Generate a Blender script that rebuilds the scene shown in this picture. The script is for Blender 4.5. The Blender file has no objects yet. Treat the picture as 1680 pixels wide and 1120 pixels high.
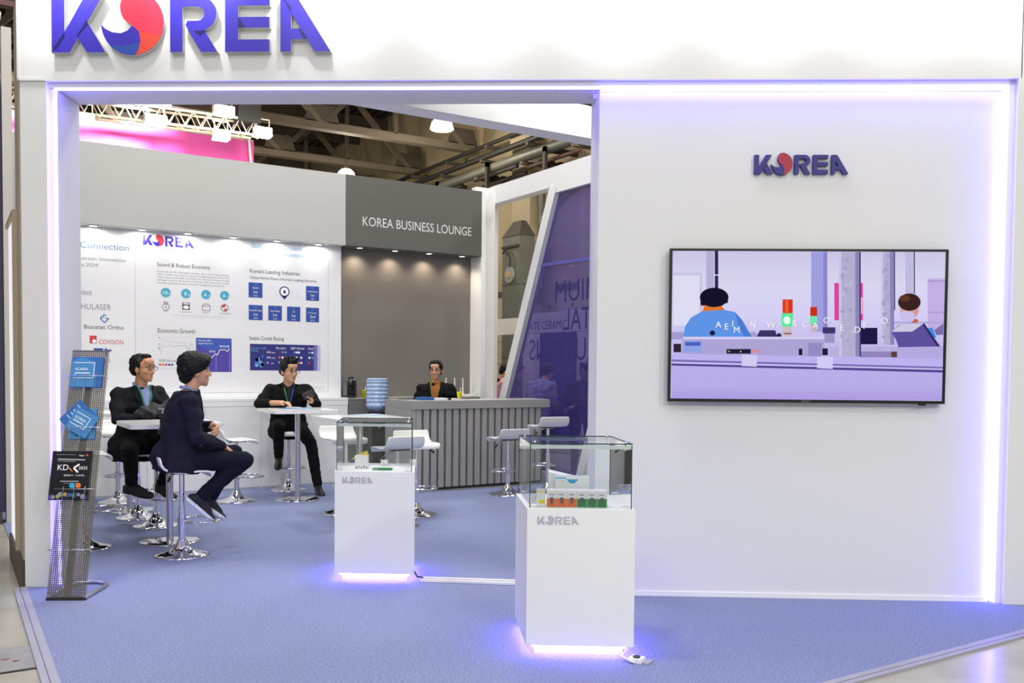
import bpy, bmesh, math, random
from mathutils import Vector, Matrix, noise, geometry
from mathutils.bvhtree import BVHTree
random.seed(7)
PI = math.pi
SC = bpy.context.scene
COL = SC.collection

# ------------------------------------------------------------------ camera
# world X runs along the booth's back wall, world Y into the booth
EYE = 1.54
YAW, PITCH, ROLL = 0.557865, 0.037393, 0.0088233
cam_d = bpy.data.cameras.new('camera')
cam = bpy.data.objects.new('camera', cam_d)
COL.objects.link(cam)
cam_d.sensor_fit = 'HORIZONTAL'
cam_d.sensor_width = 36.0
cam_d.lens = 1485.83 / 1680 * 36
cam_d.shift_y = (659.94 - 560) / 1680
cam_d.clip_end = 200
_cp, _sp = math.cos(PITCH), math.sin(PITCH)
_f = Vector((math.sin(YAW) * _cp, math.cos(YAW) * _cp, -_sp))
_r0 = Vector((math.cos(YAW), -math.sin(YAW), 0))
_u0 = _r0.cross(_f)
_r = math.cos(ROLL) * _r0 + math.sin(ROLL) * _u0
_u = -math.sin(ROLL) * _r0 + math.cos(ROLL) * _u0
cam.matrix_world = Matrix(((_r.x, _u.x, -_f.x, 0), (_r.y, _u.y, -_f.y, 0), (_r.z, _u.z, -_f.z, EYE), (0, 0, 0, 1)))
SC.camera = cam

# ------------------------------------------------------------------ exposure, world, lights
SC.view_settings.view_transform = 'Standard'
SC.view_settings.look = 'None'
SC.view_settings.gamma = 1
SC.view_settings.use_curve_mapping = False
SC.view_settings.exposure = 0.0
wd = bpy.data.worlds.new('hall_air')
SC.world = wd
wd.use_nodes = True
wd.node_tree.nodes['Background'].inputs[0].default_value = (0.93, 0.95, 1.0, 1)
wd.node_tree.nodes['Background'].inputs[1].default_value = 0.34

def area_light(name, loc, size, power, color=(1, 1, 1), target=None):
    l = bpy.data.lights.new(name, 'AREA')
    l.shape = 'DISK'
    l.size = size
    l.energy = power
    l.color = color
    o = bpy.data.objects.new(name, l)
    o.location = loc
    if target is not None:
        o.rotation_euler = (Vector(target) - Vector(loc)).to_track_quat('-Z', 'Y').to_euler()
    COL.objects.link(o)
    return o

def spot_light(name, loc, target, power, angle, color=(1, 1, 1), blend=0.6, radius=0.05):
    l = bpy.data.lights.new(name, 'SPOT')
    l.energy = power
    l.color = color
    l.spot_size = math.radians(angle)
    l.spot_blend = blend
    l.shadow_soft_size = radius
    o = bpy.data.objects.new(name, l)
    o.location = loc
    o.rotation_euler = (Vector(target) - Vector(loc)).to_track_quat('-Z', 'Y').to_euler()
    COL.objects.link(o)
    return o

# hall lamps hanging high above the aisles (the hall's own lighting)
for hx, hy, hz, pw in ((-2.5, 1.0, 7.4, 170), (1.5, -2.0, 7.4, 130), (-4.5, -5.5, 6.6, 560), (0.2, -8.0, 6.6, 640), (4.5, -7.5, 6.6, 560), (0.27, 5.74, 8.8, 200), (1.92, 4.62, 8.8, 80), (3.58, 3.5, 8.8, 30), (1.4, 9.5, 8.8, 95), (3.3, 9.9, 8.8, 105), (5.4, 8.8, 8.8, 230), (2.6, 7.6, 8.8, 110), (-4.0, 8.0, 7.4, 110),
                       (9.6, 13.5, 7.0, 330), (9.6, 9.0, 7.4, 140), (3.5, 14.8, 7.2, 110), (4.5, -0.5, 7.4, 80)):
    area_light('hall_lamp_light', (hx, hy, hz), 1.1, pw, (1.0, 0.985, 0.95))
def point_light(name, loc, power, color=(1, 1, 1), radius=0.15):
    l = bpy.data.lights.new(name, 'POINT')
    l.energy = power
    l.color = color
    l.shadow_soft_size = radius
    o = bpy.data.objects.new(name, l)
    o.location = loc
    COL.objects.link(o)
for hx, hy, hz, pw in ((8.69, 21.9, 6.2, 150), (9.86, 18.9, 6.9, 130), (4.5, 23.0, 6.2, 150), (6.0, 16.5, 6.4, 110), (3.0, 28.0, 6.2, 150)):
    point_light('pendant_light', (hx, hy, hz), pw, (1.0, 0.9, 0.74))

RF = -0.594955                       # heading of the diagonal front of the booth
DF = Vector((math.cos(RF), math.sin(RF), 0))
NF = Vector((-math.sin(RF), math.cos(RF), 0))
def F(s, t, z=0.0):                  # s along the front, t towards the inside
    return DF * s + NF * t + Vector((0, 0, z))

# spots on arms above the fascia
for s in (-3.3, -2.4, -1.5, -0.5, 0.45, 1.4, 2.3, 3.1):
    p = F(s, 5.74, 4.45)
    spot_light('fascia_spot', p, F(s, 6.098, 4.32), 62, 115, (1, 1, 0.99), 0.5)

# ------------------------------------------------------------------ materials
def lin(h):
    h = h.lstrip('#')
    out = []
    for i in (0, 2, 4):
        c = int(h[i:i + 2], 16) / 255
        out.append(c / 12.92 if c <= 0.04045 else ((c + 0.055) / 1.055) ** 2.4)
    return tuple(out)

def M(name, hexc, rough=0.5, metal=0.0, bump=0.0, bscale=60.0, var=0.0, vscale=4.0, coat=0.0, spec=0.5, stretch=None):
    m = bpy.data.materials.new(name)
    m.use_nodes = True
    nt = m.node_tree
    b = nt.nodes['Principled BSDF']
    c = lin(hexc) if isinstance(hexc, str) else hexc
    b.inputs['Base Color'].default_value = (*c, 1)
    b.inputs['Roughness'].default_value = rough
    b.inputs['Metallic'].default_value = metal
    b.inputs['Specular IOR Level'].default_value = spec
    if coat:
        b.inputs['Coat Weight'].default_value = coat
        b.inputs['Coat Roughness'].default_value = 0.08
    if bump or var:
        tc = nt.nodes.new('ShaderNodeTexCoord')
        mp = nt.nodes.new('ShaderNodeMapping')
        nt.links.new(tc.outputs['Object'], mp.inputs[0])
        if stretch:
            mp.inputs['Scale'].default_value = stretch
    if bump:
        n = nt.nodes.new('ShaderNodeTexNoise')
        n.inputs['Scale'].default_value = bscale
        n.inputs['Detail'].default_value = 3
        bp = nt.nodes.new('ShaderNodeBump')
        bp.inputs['Strength'].default_value = bump
        bp.inputs['Distance'].default_value = 0.01
        nt.links.new(mp.outputs[0], n.inputs['Vector'])
        nt.links.new(n.outputs[0], bp.inputs['Height'])
        nt.links.new(bp.outputs[0], b.inputs['Normal'])
    if var:
        n = nt.nodes.new('ShaderNodeTexNoise')
        n.inputs['Scale'].default_value = vscale
        n.inputs['Detail'].default_value = 6
        rp = nt.nodes.new('ShaderNodeValToRGB')
        rp.color_ramp.elements[0].position = 0.3
        rp.color_ramp.elements[1].position = 0.7
        rp.color_ramp.elements[0].color = (*[x * (1 - var) for x in c], 1)
        rp.color_ramp.elements[1].color = (*[min(1, x * (1 + var)) for x in c], 1)
        nt.links.new(mp.outputs[0], n.inputs['Vector'])
        nt.links.new(n.outputs[0], rp.inputs[0])
        nt.links.new(rp.outputs[0], b.inputs['Base Color'])
    return m

def E(name, hexc, strength=1.0):
    m = bpy.data.materials.new(name)
    m.use_nodes = True
    nt = m.node_tree
    nt.nodes.remove(nt.nodes['Principled BSDF'])
    e = nt.nodes.new('ShaderNodeEmission')
    c = lin(hexc) if isinstance(hexc, str) else hexc
    e.inputs[0].default_value = (*c, 1)
    e.inputs[1].default_value = strength
    nt.links.new(e.outputs[0], nt.nodes['Material Output'].inputs[0])
    return m

def GLASS(name, tint, film=None, filmfac=0.0, refl=1.0):
    m = bpy.data.materials.new(name)
    m.use_nodes = True
    nt = m.node_tree
    nt.nodes.remove(nt.nodes['Principled BSDF'])
    tr = nt.nodes.new('ShaderNodeBsdfTransparent')
    tr.inputs[0].default_value = (*tint, 1)
    last = tr.outputs[0]
    if film:
        d = nt.nodes.new('ShaderNodeBsdfDiffuse')
        d.inputs[0].default_value = (*film, 1)
        mx = nt.nodes.new('ShaderNodeMixShader')
        mx.inputs[0].default_value = filmfac
        nt.links.new(last, mx.inputs[1])
        nt.links.new(d.outputs[0], mx.inputs[2])
        last = mx.outputs[0]
    g = nt.nodes.new('ShaderNodeBsdfGlossy')
    g.inputs['Roughness'].default_value = 0.02
    g.inputs[0].default_value = (refl, refl, refl, 1)
    mx = nt.nodes.new('ShaderNodeMixShader')
    if refl < 0.5:
        mx.inputs[0].default_value = refl
        g.inputs[0].default_value = (1, 1, 1, 1)
    else:
        fr = nt.nodes.new('ShaderNodeFresnel')
        fr.inputs[0].default_value = 1.45
        nt.links.new(fr.outputs[0], mx.inputs[0])
    nt.links.new(last, mx.inputs[1])
    nt.links.new(g.outputs[0], mx.inputs[2])
    nt.links.new(mx.outputs[0], nt.nodes['Material Output'].inputs[0])
    return m

white = M('white_panel', '#e6e6e4', 0.55, bump=0.03, bscale=250)
white_gloss = M('white_gloss', '#ececea', 0.22, coat=0.3)
white_board = M('white_board', '#e4e5e6', 0.5)
header_white = M('header_white', '#b5b6b3', 0.6)
front_white = M('front_white', '#dadada', 0.6, bump=0.03, bscale=300)
seat_white = M('seat_white', '#e9e9e4', 0.3, coat=0.3)
grey_dark = M('dark_grey_panel', '#5b5a54', 0.65, bump=0.04, bscale=200)
niche_grey = M('niche_grey', '#74706a', 0.7)
counter_grey = M('counter_grey', '#9f9e98', 0.6, var=0.06, vscale=30, stretch=(1, 1, 0.2))
counter_top = M('counter_top', '#9b9a95', 0.5)
carpet_m = M('blue_carpet', '#858eb0', 0.95, bump=0.6, bscale=300, var=0.26, vscale=85, spec=0.1)
concrete = M('polished_concrete', '#a6a294', 0.22, bump=0.02, bscale=30, var=0.16, vscale=2.2)
alu_tape = M('grey_tape', '#9a99a6', 0.6, var=0.05)
chrome = M('chrome', (0.82, 0.82, 0.84), 0.07, 1.0)
steel = M('brushed_steel', (0.62, 0.62, 0.64), 0.28, 1.0)
rack_metal = M('grey_perforated_metal', '#6f6962', 0.4, 0.6)
black = M('black_plastic', '#0b0b0c', 0.3)
black_matte = M('black_matte', '#121212', 0.7)
dark_brown = M('dark_skirting', '#4b4138', 0.6)
beige_side = M('beige_panel', '#a89a86', 0.7)
yellow = M('yellow_paper', '#e8dc14', 0.5)
grey_print = M('grey_print', '#aeadb8', 0.5)
led = E('violet_led', (0.12, 0.093, 1.0), 32.0)
led_door = E('violet_door_led', (0.14, 0.105, 1.0), 34.0)
led_base = E('violet_base_led', (0.2, 0.12, 1.0), 80.0)
lamp_on = E('lamp_on', (1.0, 0.97, 0.9), 14.0)
warm_on = E('warm_lamp_on', (1.0, 0.8, 0.55), 10.0)
globe_on = E('globe_lamp_on', (1.0, 0.9, 0.66), 3.2)
clear = GLASS('clear_glass', (0.93, 0.96, 0.95))
edge_green = M('glass_edge', '#1f3a33', 0.2)
edge_light = GLASS('glass_edge_light', (0.55, 0.68, 0.66), (0.8, 0.9, 0.88), 0.5)
spectacle_glass = GLASS('spectacle_glass', (0.97, 0.97, 0.97), refl=0.04)
violet_glass = GLASS('violet_glass', (0.36, 0.33, 0.70), (0.075, 0.063, 0.27), 0.5, 0.03)
ink = M('dark_ink', '#3c3c40', 0.6)
ink_mid = M('grey_ink', '#8d8d90', 0.6)
ink_lt = M('pale_grey_ink', '#c3c3c6', 0.6)
ink_blue = M('blue_ink', '#4f7fae', 0.6)
ink_sky = M('sky_ink', '#6fb0d8', 0.6)
p_blue = M('print_blue', '#2c4c9c', 0.5)
p_navy = M('print_navy', '#2a2a78', 0.5)
p_purple = M('print_purple', '#4a3f9e', 0.5)
p_teal = M('print_teal', '#45a9c4', 0.5)
p_white = M('print_white', '#f2f2f4', 0.5)
p_red = M('print_red', '#c8402f', 0.5)
p_orange = M('print_orange', '#df6c22', 0.5)
p_green = M('print_green', '#1c8040', 0.5)
p_cyan = M('print_cyan', '#17a2d8', 0.5)
p_dark = M('print_dark', '#55565a', 0.5)
sign_blue = M('sign_violet_blue', '#3a2fae', 0.35, coat=0.2)
sign_dark = M('sign_dark_violet', '#1f1a62', 0.35)
sign_navy = M('sign_navy', '#251f78', 0.5)
sign_red = M('sign_red', '#e03a52', 0.35, coat=0.2)
sign_orange = M('sign_orange_red', '#e34a3a', 0.35, coat=0.2)
sign_crimson = M('sign_crimson', '#a11c38', 0.5)
sign_edge = M('sign_edge_grey', '#b9b9b6', 0.5)
skin = M('skin', '#cf9b78', 0.5, var=0.05, vscale=20)
skin2 = M('skin_tan', '#c48f69', 0.5, var=0.05, vscale=20)
hair_m = M('black_hair', '#0b0a09', 0.5, spec=0.25, bump=0.4, bscale=90, stretch=(1, 1, 0.15))
lip_m = M('lips', '#b0705c', 0.5)
eye_white = M('eye_white', '#cfc8c0', 0.3)
eye_dark = M('eye_dark', '#150e0a', 0.2)
navy_cloth = M('navy_cloth', '#1a1b2b', 0.85, bump=0.25, bscale=300, spec=0.2)
dark_cloth = M('dark_navy_cloth', '#14151c', 0.85, bump=0.25, bscale=300, spec=0.2)
black_cloth = M('black_cloth', '#0e0e0f', 0.85, bump=0.25, bscale=300, spec=0.2)
jean_cloth = M('dark_trouser_cloth', '#141826', 0.9, bump=0.3, bscale=250, spec=0.15)
grey_cloth = M('charcoal_bag_cloth', '#26262a', 0.7, bump=0.3, bscale=120)
shirt_blue = M('pale_blue_shirt', '#8f9bcb', 0.8)
shirt_black = M('black_shirt', '#111216', 0.8)
rust = M('rust_sweater', '#9c5a22', 0.9, bump=0.3, bscale=200)
pink_cloth = M('pink_cloth', '#c98a93', 0.9)
grey_shirt = M('grey_shirt', '#9a97a8', 0.9)
blue_strap = M('blue_strap', '#2747a0', 0.6)
green_strap = M('green_strap', '#2f7d55', 0.6)
olive_strap = M('olive_strap', '#71752c', 0.6)
shoe_black = M('black_leather', '#0f0e0e', 0.4)
shoe_brown = M('dark_brown_suede', '#1e1917', 0.7)
sole_white = M('white_sole', '#d9d8e6', 0.5)
beige_wall = M('beige_hall_wall', '#ab9c7c', 0.8, var=0.08, vscale=0.7)
beige_col = M('beige_column', '#a8997c', 0.8, var=0.06, vscale=1)
roof_dark = M('dark_roof_deck', '#37332b', 0.85)
truss_m = M('truss_grey_brown', '#5a5146', 0.7, var=0.12, vscale=2)
truss_lt = M('truss_light', '#74695a', 0.6, var=0.1, vscale=2)
pipe_dark = M('dark_pipe', '#2a2622', 0.6)
duct_m = M('duct_grey', '#6a6a60', 0.5, 0.3, var=0.1)
pink_m = M('magenta_banner', '#ec58ae', 0.7)
cream_metal = M('cream_metal', '#d6cdb4', 0.4, 0.3)
water_m = M('water_bottle_plastic', '#a3bddd', 0.15, coat=0.4, var=0.2, vscale=25)
paper = M('paper', '#e8e8ea', 0.7)
bro_blue = M('brochure_blue', '#3d82b8', 0.45)
bro_mid = M('brochure_mid_blue', '#2a63a8', 0.45)
bro_dark = M('brochure_black', '#0c0d14', 0.3)

# ------------------------------------------------------------------ mesh helpers
class MB:
    def __init__(s):
        s.v, s.f, s.m, s.sm = [], [], [], []
        s.cur, s.smooth = 0, False

    def add(s, verts, faces):
        o = len(s.v)
        s.v += [tuple(p) for p in verts]
        for f in faces:
            s.f.append(tuple(o + i for i in f))
            s.m.append(s.cur)
            s.sm.append(s.smooth)

    def box(s, x0, x1, y0, y1, z0, z1, b=0.0):
        if b <= 0:
            s.add([(x, y, z) for x in (x0, x1) for y in (y0, y1) for z in (z0, z1)],
                  [(0, 1, 3, 2), (4, 6, 7, 5), (0, 4, 5, 1), (2, 3, 7, 6), (0, 2, 6, 4), (1, 5, 7, 3)])
            return s
        bm = bmesh.new()
        bmesh.ops.create_cube(bm, size=1)
        for v in bm.verts:
            v.co = Vector(((x0 + x1) / 2 + v.co.x * (x1 - x0), (y0 + y1) / 2 + v.co.y * (y1 - y0), (z0 + z1) / 2 + v.co.z * (z1 - z0)))
        bmesh.ops.bevel(bm, geom=bm.edges[:], offset=b, segments=2, profile=0.7, affect='EDGES')
        s.bm(bm)
        return s

    def bm(s, bm):
        bm.verts.index_update()
        s.add([v.co.copy() for v in bm.verts], [[v.index for v in f.verts] for f in bm.faces])
        bm.free()

    def obox(s, p0, p1, w, h):            # bar between two points, w wide, h high
        p0, p1 = Vector(p0), Vector(p1)
        d = (p1 - p0).normalized()
        a = Vector((0, 0, 1)) if abs(d.z) < 0.98 else Vector((0, 1, 0))
        x = d.cross(a).normalized()
        y = x.cross(d).normalized()
        vs = [p + x * sx * w / 2 + y * sy * h / 2 for p in (p0, p1) for sx, sy in ((-1, -1), (1, -1), (1, 1), (-1, 1))]
        s.add(vs, [(3, 2, 1, 0), (4, 5, 6, 7), (0, 1, 5, 4), (1, 2, 6, 5), (2, 3, 7, 6), (3, 0, 4, 7)])
        return s

    def tube(s, pts, r, n=10, caps=True, closed=False):
        pts = [Vector(p) for p in pts]
        rs = r if isinstance(r, (list, tuple)) else [r] * len(pts)
        rings = []
        ref = None
        N = len(pts)
        for i, p in enumerate(pts):
            if closed:
                d = (pts[(i + 1) % N] - pts[i - 1]).normalized()
            else:
                d = (pts[min(i + 1, N - 1)] - pts[max(i - 1, 0)]).normalized()
            if ref is None:
                ref = Vector((0, 0, 1)) if abs(d.z) < 0.9 else Vector((1, 0, 0))
            x = d.cross(ref).normalized()
            y = x.cross(d).normalized()
            ref = y
            rings.append([p + (x * math.cos(2 * PI * k / n) + y * math.sin(2 * PI * k / n)) * rs[i] for k in range(n)])
        vs = [v for r_ in rings for v in r_]
        fs = []
        for i in range(N if closed else N - 1):
            j = (i + 1) % N
            for k in range(n):
                fs.append((i * n + k, i * n + (k + 1) % n, j * n + (k + 1) % n, j * n + k))
        old = s.smooth
        s.smooth = True
        s.add(vs, fs)
        s.smooth = old
        if caps and not closed:
            s.add(rings[0], [tuple(range(n))])
            s.add(rings[-1], [tuple(reversed(range(n)))])
        return s

    def lathe(s, prof, n=32, c=(0, 0, 0)):
        vs, fs = [], []
        L = len(prof)
        for k in range(n):
            a = 2 * PI * k / n
            for r, z in prof:
                vs.append((c[0] + r * math.cos(a), c[1] + r * math.sin(a), c[2] + z))
        for k in range(n):
            j = (k + 1) % n
            for i in range(L - 1):
                fs.append((k * L + i, j * L + i, j * L + i + 1, k * L + i + 1))
        old = s.smooth
        s.smooth = True
        s.add(vs, fs)
        s.smooth = old
        return s

    def ell(s, c, r, rot=None, n=16, m=10):
        vs, fs = [], []
        c = Vector(c)
        for i in range(m + 1):
            th = PI * i / m
            for k in range(n):
                ph = 2 * PI * k / n
                q = Vector((r[0] * math.sin(th) * math.cos(ph), r[1] * math.sin(th) * math.sin(ph), r[2] * math.cos(th)))
                if rot is not None:
                    q = rot @ q
                vs.append(c + q)
        for i in range(m):
            for k in range(n):
                fs.append((i * n + k, (i + 1) * n + k, (i + 1) * n + (k + 1) % n, i * n + (k + 1) % n))
        old = s.smooth
        s.smooth = True
        s.add(vs, fs)
        s.smooth = old
        return s

    def cap(s, p0, r0, p1, r1, n=14):      # tapered capsule
        p0, p1 = Vector(p0), Vector(p1)
        d = p1 - p0
        L = d.length
        if L < 1e-5:
            return s.ell(p0, (r0, r0, r0))
        d /= L
        pts, rs = [], []
        for k in range(1, 5):
            a = PI / 2 * (1 - k / 4)
            pts.append(p0 - d * r0 * math.sin(a)); rs.append(r0 * math.cos(a))
        for k in range(0, 4):
            a = PI / 2 * k / 4
            pts.append(p1 + d * r1 * math.sin(a)); rs.append(r1 * math.cos(a))
        return s.tube(pts, rs, n)

    def chain(s, pts, rs):
        for i in range(len(pts) - 1):
            s.cap(pts[i], rs[i], pts[i + 1], rs[i + 1])
        return s

    def loft(s, secs, n=24):               # secs: centre, x axis, y axis, half width, half depth
        vs, fs = [], []
        for c, ax, ay, w, d in secs:
            c = Vector(c)
            for k in range(n):
                a = 2 * PI * k / n
                ca, sa = math.cos(a), math.sin(a)
                ex = 0.8
                vs.append(c + Vector(ax) * w * math.copysign(abs(ca) ** ex, ca) + Vector(ay) * d * math.copysign(abs(sa) ** ex, sa))
        L = len(secs)
        for i in range(L - 1):
            for k in range(n):
                fs.append((i * n + k, i * n + (k + 1) % n, (i + 1) * n + (k + 1) % n, (i + 1) * n + k))
        fs.append(tuple(reversed(range(n))))
        fs.append(tuple((L - 1) * n + k for k in range(n)))
        s.add(vs, fs)
        return s

    def prism(s, poly, y0, y1):            # polygon in x,z extruded along y
        n = len(poly)
        tris = geometry.tessellate_polygon([[Vector((p[0], p[1], 0)) for p in poly]])
        vs = [(p[0], y0, p[1]) for p in poly] + [(p[0], y1, p[1]) for p in poly]
        s.add(vs, [t for t in tris] + [tuple(n + i for i in reversed(t)) for t in tris] + [(i, (i + 1) % n, n + (i + 1) % n, n + i) for i in range(n)])
        return s

    def plan(s, poly, z0, z1):             # polygon in x,y extruded along z
        n = len(poly)
        tris = geometry.tessellate_polygon([[Vector((p[0], p[1], 0)) for p in poly]])
        vs = [(p[0], p[1], z0) for p in poly] + [(p[0], p[1], z1) for p in poly]
        s.add(vs, [tuple(reversed(t)) for t in tris] + [tuple(n + i for i in t) for t in tris] + [(i, (i + 1) % n, n + (i + 1) % n, n + i) for i in range(n)])
        return s

    def mesh(s, name, mats):
        me = bpy.data.meshes.new(name)
        me.from_pydata([tuple(v) for v in s.v], [], s.f)
        for m in (mats if isinstance(mats, (list, tuple)) else [mats]):
            me.materials.append(m)
        me.polygons.foreach_set('material_index', s.m)
        me.polygons.foreach_set('use_smooth', s.sm)
        me.update()
        bm = bmesh.new()
        bm.from_mesh(me)
        bmesh.ops.recalc_face_normals(bm, faces=bm.faces)
        bm.to_mesh(me)
        bm.free()
        return me

    def build(s, name, mats, parent=None, loc=(0, 0, 0), rotz=0.0):
        return link(name, s.mesh(name, mats), parent, loc, rotz)

def link(name, me, parent=None, loc=(0, 0, 0), rotz=0.0):
    o = bpy.data.objects.new(name, me)
    o.location = loc
    o.rotation_euler = (0, 0, rotz)
    if parent:
        o.parent = parent
    COL.objects.link(o)
    return o

def tag(o, label, cat, group=None):
    o['label'] = label
    o['category'] = cat
    if group:
        o['group'] = group
    return o

def struct(o):
    o['kind'] = 'structure'
    return o

def thing(name, label, cat, loc=(0, 0, 0), rotz=0.0, group=None):
    o = bpy.data.objects.new(name, None)
    o.empty_display_size = 0.1
    o.location = loc
    o.rotation_euler = (0, 0, rotz)
    COL.objects.link(o)
    return tag(o, label, cat, group)

def dup(root, loc, rotz, label, group=None):
    r = root.copy()
    COL.objects.link(r)
    r.location = loc
    r.rotation_euler = (0, 0, rotz)
    r['label'] = label
    if group:
        r['group'] = group
    def kids(a, b):
        for ch in list(a.children):
            c = ch.copy()
            COL.objects.link(c)
            c.parent = b
            kids(ch, c)
    kids(root, r)
    return r

_txt = {}
def text_data(t):
    if t in _txt:
        return _txt[t]
    cu = bpy.data.curves.new('lettering', 'FONT')
    cu.body = t
    cu.size = 1.0
    cu.resolution_u = 3
    o = bpy.data.objects.new('lettering', cu)
    COL.objects.link(o)
    dg = bpy.context.evaluated_depsgraph_get()
    me = bpy.data.meshes.new_from_object(o.evaluated_get(dg))
    vs = [tuple(v.co) for v in me.vertices]
    fs = [tuple(p.vertices) for p in me.polygons]
    bpy.data.objects.remove(o)
    bpy.data.curves.remove(cu)
    bpy.data.meshes.remove(me)
    _txt[t] = (vs, fs)
    return _txt[t]

class Print:
    """flat artwork on a vertical face: u to the right, v up, w layers towards the viewer (-y)"""
    def __init__(s, base=0.0):
        s.v, s.f, s.m, s.mats = [], [], [], []
        s.base = base

    def _mi(s, mat):
        if mat not in s.mats:
            s.mats.append(mat)
        return s.mats.index(mat)

    def add(s, pts, faces, mat, w):
        o = len(s.v)
        s.v += [(p[0], -(s.base + w * 0.0006), p[1]) for p in pts]
        mi = s._mi(mat)
        for f in faces:
            s.f.append(tuple(o + i for i in f))
            s.m.append(mi)

    def rect(s, u0, v0, u1, v1, mat, w=1):
        s.add([(u0, v0), (u1, v0), (u1, v1), (u0, v1)], [(0, 1, 2, 3)], mat, w)

    def poly(s, pts, mat, w=1):
        t = geometry.tessellate_polygon([[Vector((p[0], p[1], 0)) for p in pts]])
        s.add(pts, t, mat, w)

    def disc(s, u, v, r, mat, w=1, n=24, ry=None):
        ry = ry or r
        s.add([(u + r * math.cos(2 * PI * k / n), v + ry * math.sin(2 * PI * k / n)) for k in range(n)], [tuple(range(n))], mat, w)

    def ring(s, u, v, r, th, mat, w=1, n=24):
        pts = []
        for k in range(n):
            a = 2 * PI * k / n
            pts += [(u + r * math.cos(a), v + r * math.sin(a)), (u + (r - th) * math.cos(a), v + (r - th) * math.sin(a))]
        s.add(pts, [(2 * k, 2 * ((k + 1) % n), 2 * ((k + 1) % n) + 1, 2 * k + 1) for k in range(n)], mat, w)

    def line(s, pts, th, mat, w=1):
        for a, b in zip(pts[:-1], pts[1:]):
            d = Vector((b[0] - a[0], b[1] - a[1]))
            if d.length < 1e-6:
                continue
            n = Vector((-d.y, d.x)).normalized() * th / 2
            s.add([(a[0] - n.x, a[1] - n.y), (b[0] - n.x, b[1] - n.y), (b[0] + n.x, b[1] + n.y), (a[0] + n.x, a[1] + n.y)], [(0, 1, 2, 3)], mat, w)

    def text(s, t, u, v, mat, size=None, width=None, w=1, align='L', slant=0.0, mirror=False):
        vs, fs = text_data(t)
        if not vs:
            return
        x0 = min(p[0] for p in vs); x1 = max(p[0] for p in vs)
        if size is None:
            size = width / (x1 - x0)
        kx = size if width is None else width / (x1 - x0)
        W = (x1 - x0) * kx
        off = {'L': 0, 'C': -W / 2, 'R': -W}[align]
        pts = []
        for p in vs:
            x = (p[0] - x0) * kx + off + p[1] * size * slant
            pts.append((u - x if mirror else u + x, v + p[1] * size))
        s.add(pts, fs, mat, w)

    def build(s, name, parent=None, loc=(0, 0, 0), rotz=0.0):
        me = bpy.data.meshes.new(name)
        me.from_pydata(s.v, [], s.f)
        for m in s.mats:
            me.materials.append(m)
        me.polygons.foreach_set('material_index', s.m)
        me.update()
        return link(name, me, parent, loc, rotz)

# the five letters of the country sign, cap height 1, first letter at u=0
def _l(pts):
    return [((x - 240) / 249, (242 - y) / 249) for x, y in pts]
def _arc(cx, cy, r, a0, a1, n=18):
    return [(cx + r * math.cos(math.radians(a0 + (a1 - a0) * k / n)), cy + r * math.sin(math.radians(a0 + (a1 - a0) * k / n))) for k in range(n + 1)]
SIGN = [
    ('letter', [('a', _l([(240, -7), (300, -7), (300, 242), (240, 242)])),
                ('a', _l([(300, 150), (393, -7), (475, -7), (323, 242), (300, 242)])),
                ('a', _l([(402, 97), (490, 242), (405, 242), (357, 168)]))]),
    ('letter', [('r', _l([(622, 128), (645, 150), (652, 190), (643, 230), (628, 254)] + _arc(615, 110, 145, 85, -90, 30)
                         + [(590, -28), (568, -5), (558, 30), (560, 60), (572, 90), (595, 110)])),
                ('b', _l([(470, 118)] + _arc(615, 110, 145, 173, 86, 16)
                         + [(643, 230), (652, 190), (645, 150), (622, 128), (610, 126), (592, 145), (560, 157), (522, 152), (492, 138)]))]),
    ('letter', [('a', _l([(788, 242), (788, -7), (925, -7)] + _arc(925, 70, 76, -80, 75, 12) + [(1005, 242), (930, 242), (858, 122), (868, 103), (915, 103)]
                         + _arc(915, 71, 31, 80, -80, 10) + [(845, 40), (845, 242)]))]),
    ('letter', [('a', _l([(1040, -7), (1245, -7), (1245, 37), (1100, 37), (1100, 87), (1243, 87), (1243, 135), (1100, 135), (1100, 187), (1243, 187), (1243, 242), (1040, 242)]))]),
    ('letter', [('a', _l([(1293, -7), (1342, -7), (1342, 242), (1293, 242)])),
                ('a', _l([(1342, -7), (1365, -7), (1522, 242), (1450, 242), (1342, 71)])),
                ('a', _l([(1342, 140), (1387, 140), (1418, 187), (1342, 187)]))]),
]
SIGN_W = (1522 - 240) / 249
def sign_flat(p, u, v, H, W, ma, mr, mb, w=1):
    kx = W / SIGN_W
    for _, polys in SIGN:
        for k, pts in polys:
            p.poly([(u + x * kx, v + y * H) for x, y in pts], {'a': ma, 'r': mr, 'b': mb}[k], w)
def sign_raised(parent, H, W, depth, mats):
    """letters standing off the wall; local origin bottom left, face towards -y"""
    kx = W / SIGN_W
    for nm, polys in SIGN:
        b = MB()
        for k, pts in polys:
            q = [(x * kx, y * H) for x, y in pts]
            b.cur = {'a': 0, 'r': 1, 'b': 2}[k]
            n = len(q)
            tris = geometry.tessellate_polygon([[Vector((p[0], p[1], 0)) for p in q]])
            b.add([(p[0], -depth, p[1]) for p in q], tris)
            b.cur = 3
            b.add([(p[0], -depth, p[1]) for p in q] + [(p[0], 0, p[1]) for p in q],
                  [(i, (i + 1) % n, n + (i + 1) % n, n + i) for i in range(n)] + [tuple(n + i for i in t) for t in tris])
        o = b.build(nm, mats, parent)

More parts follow.
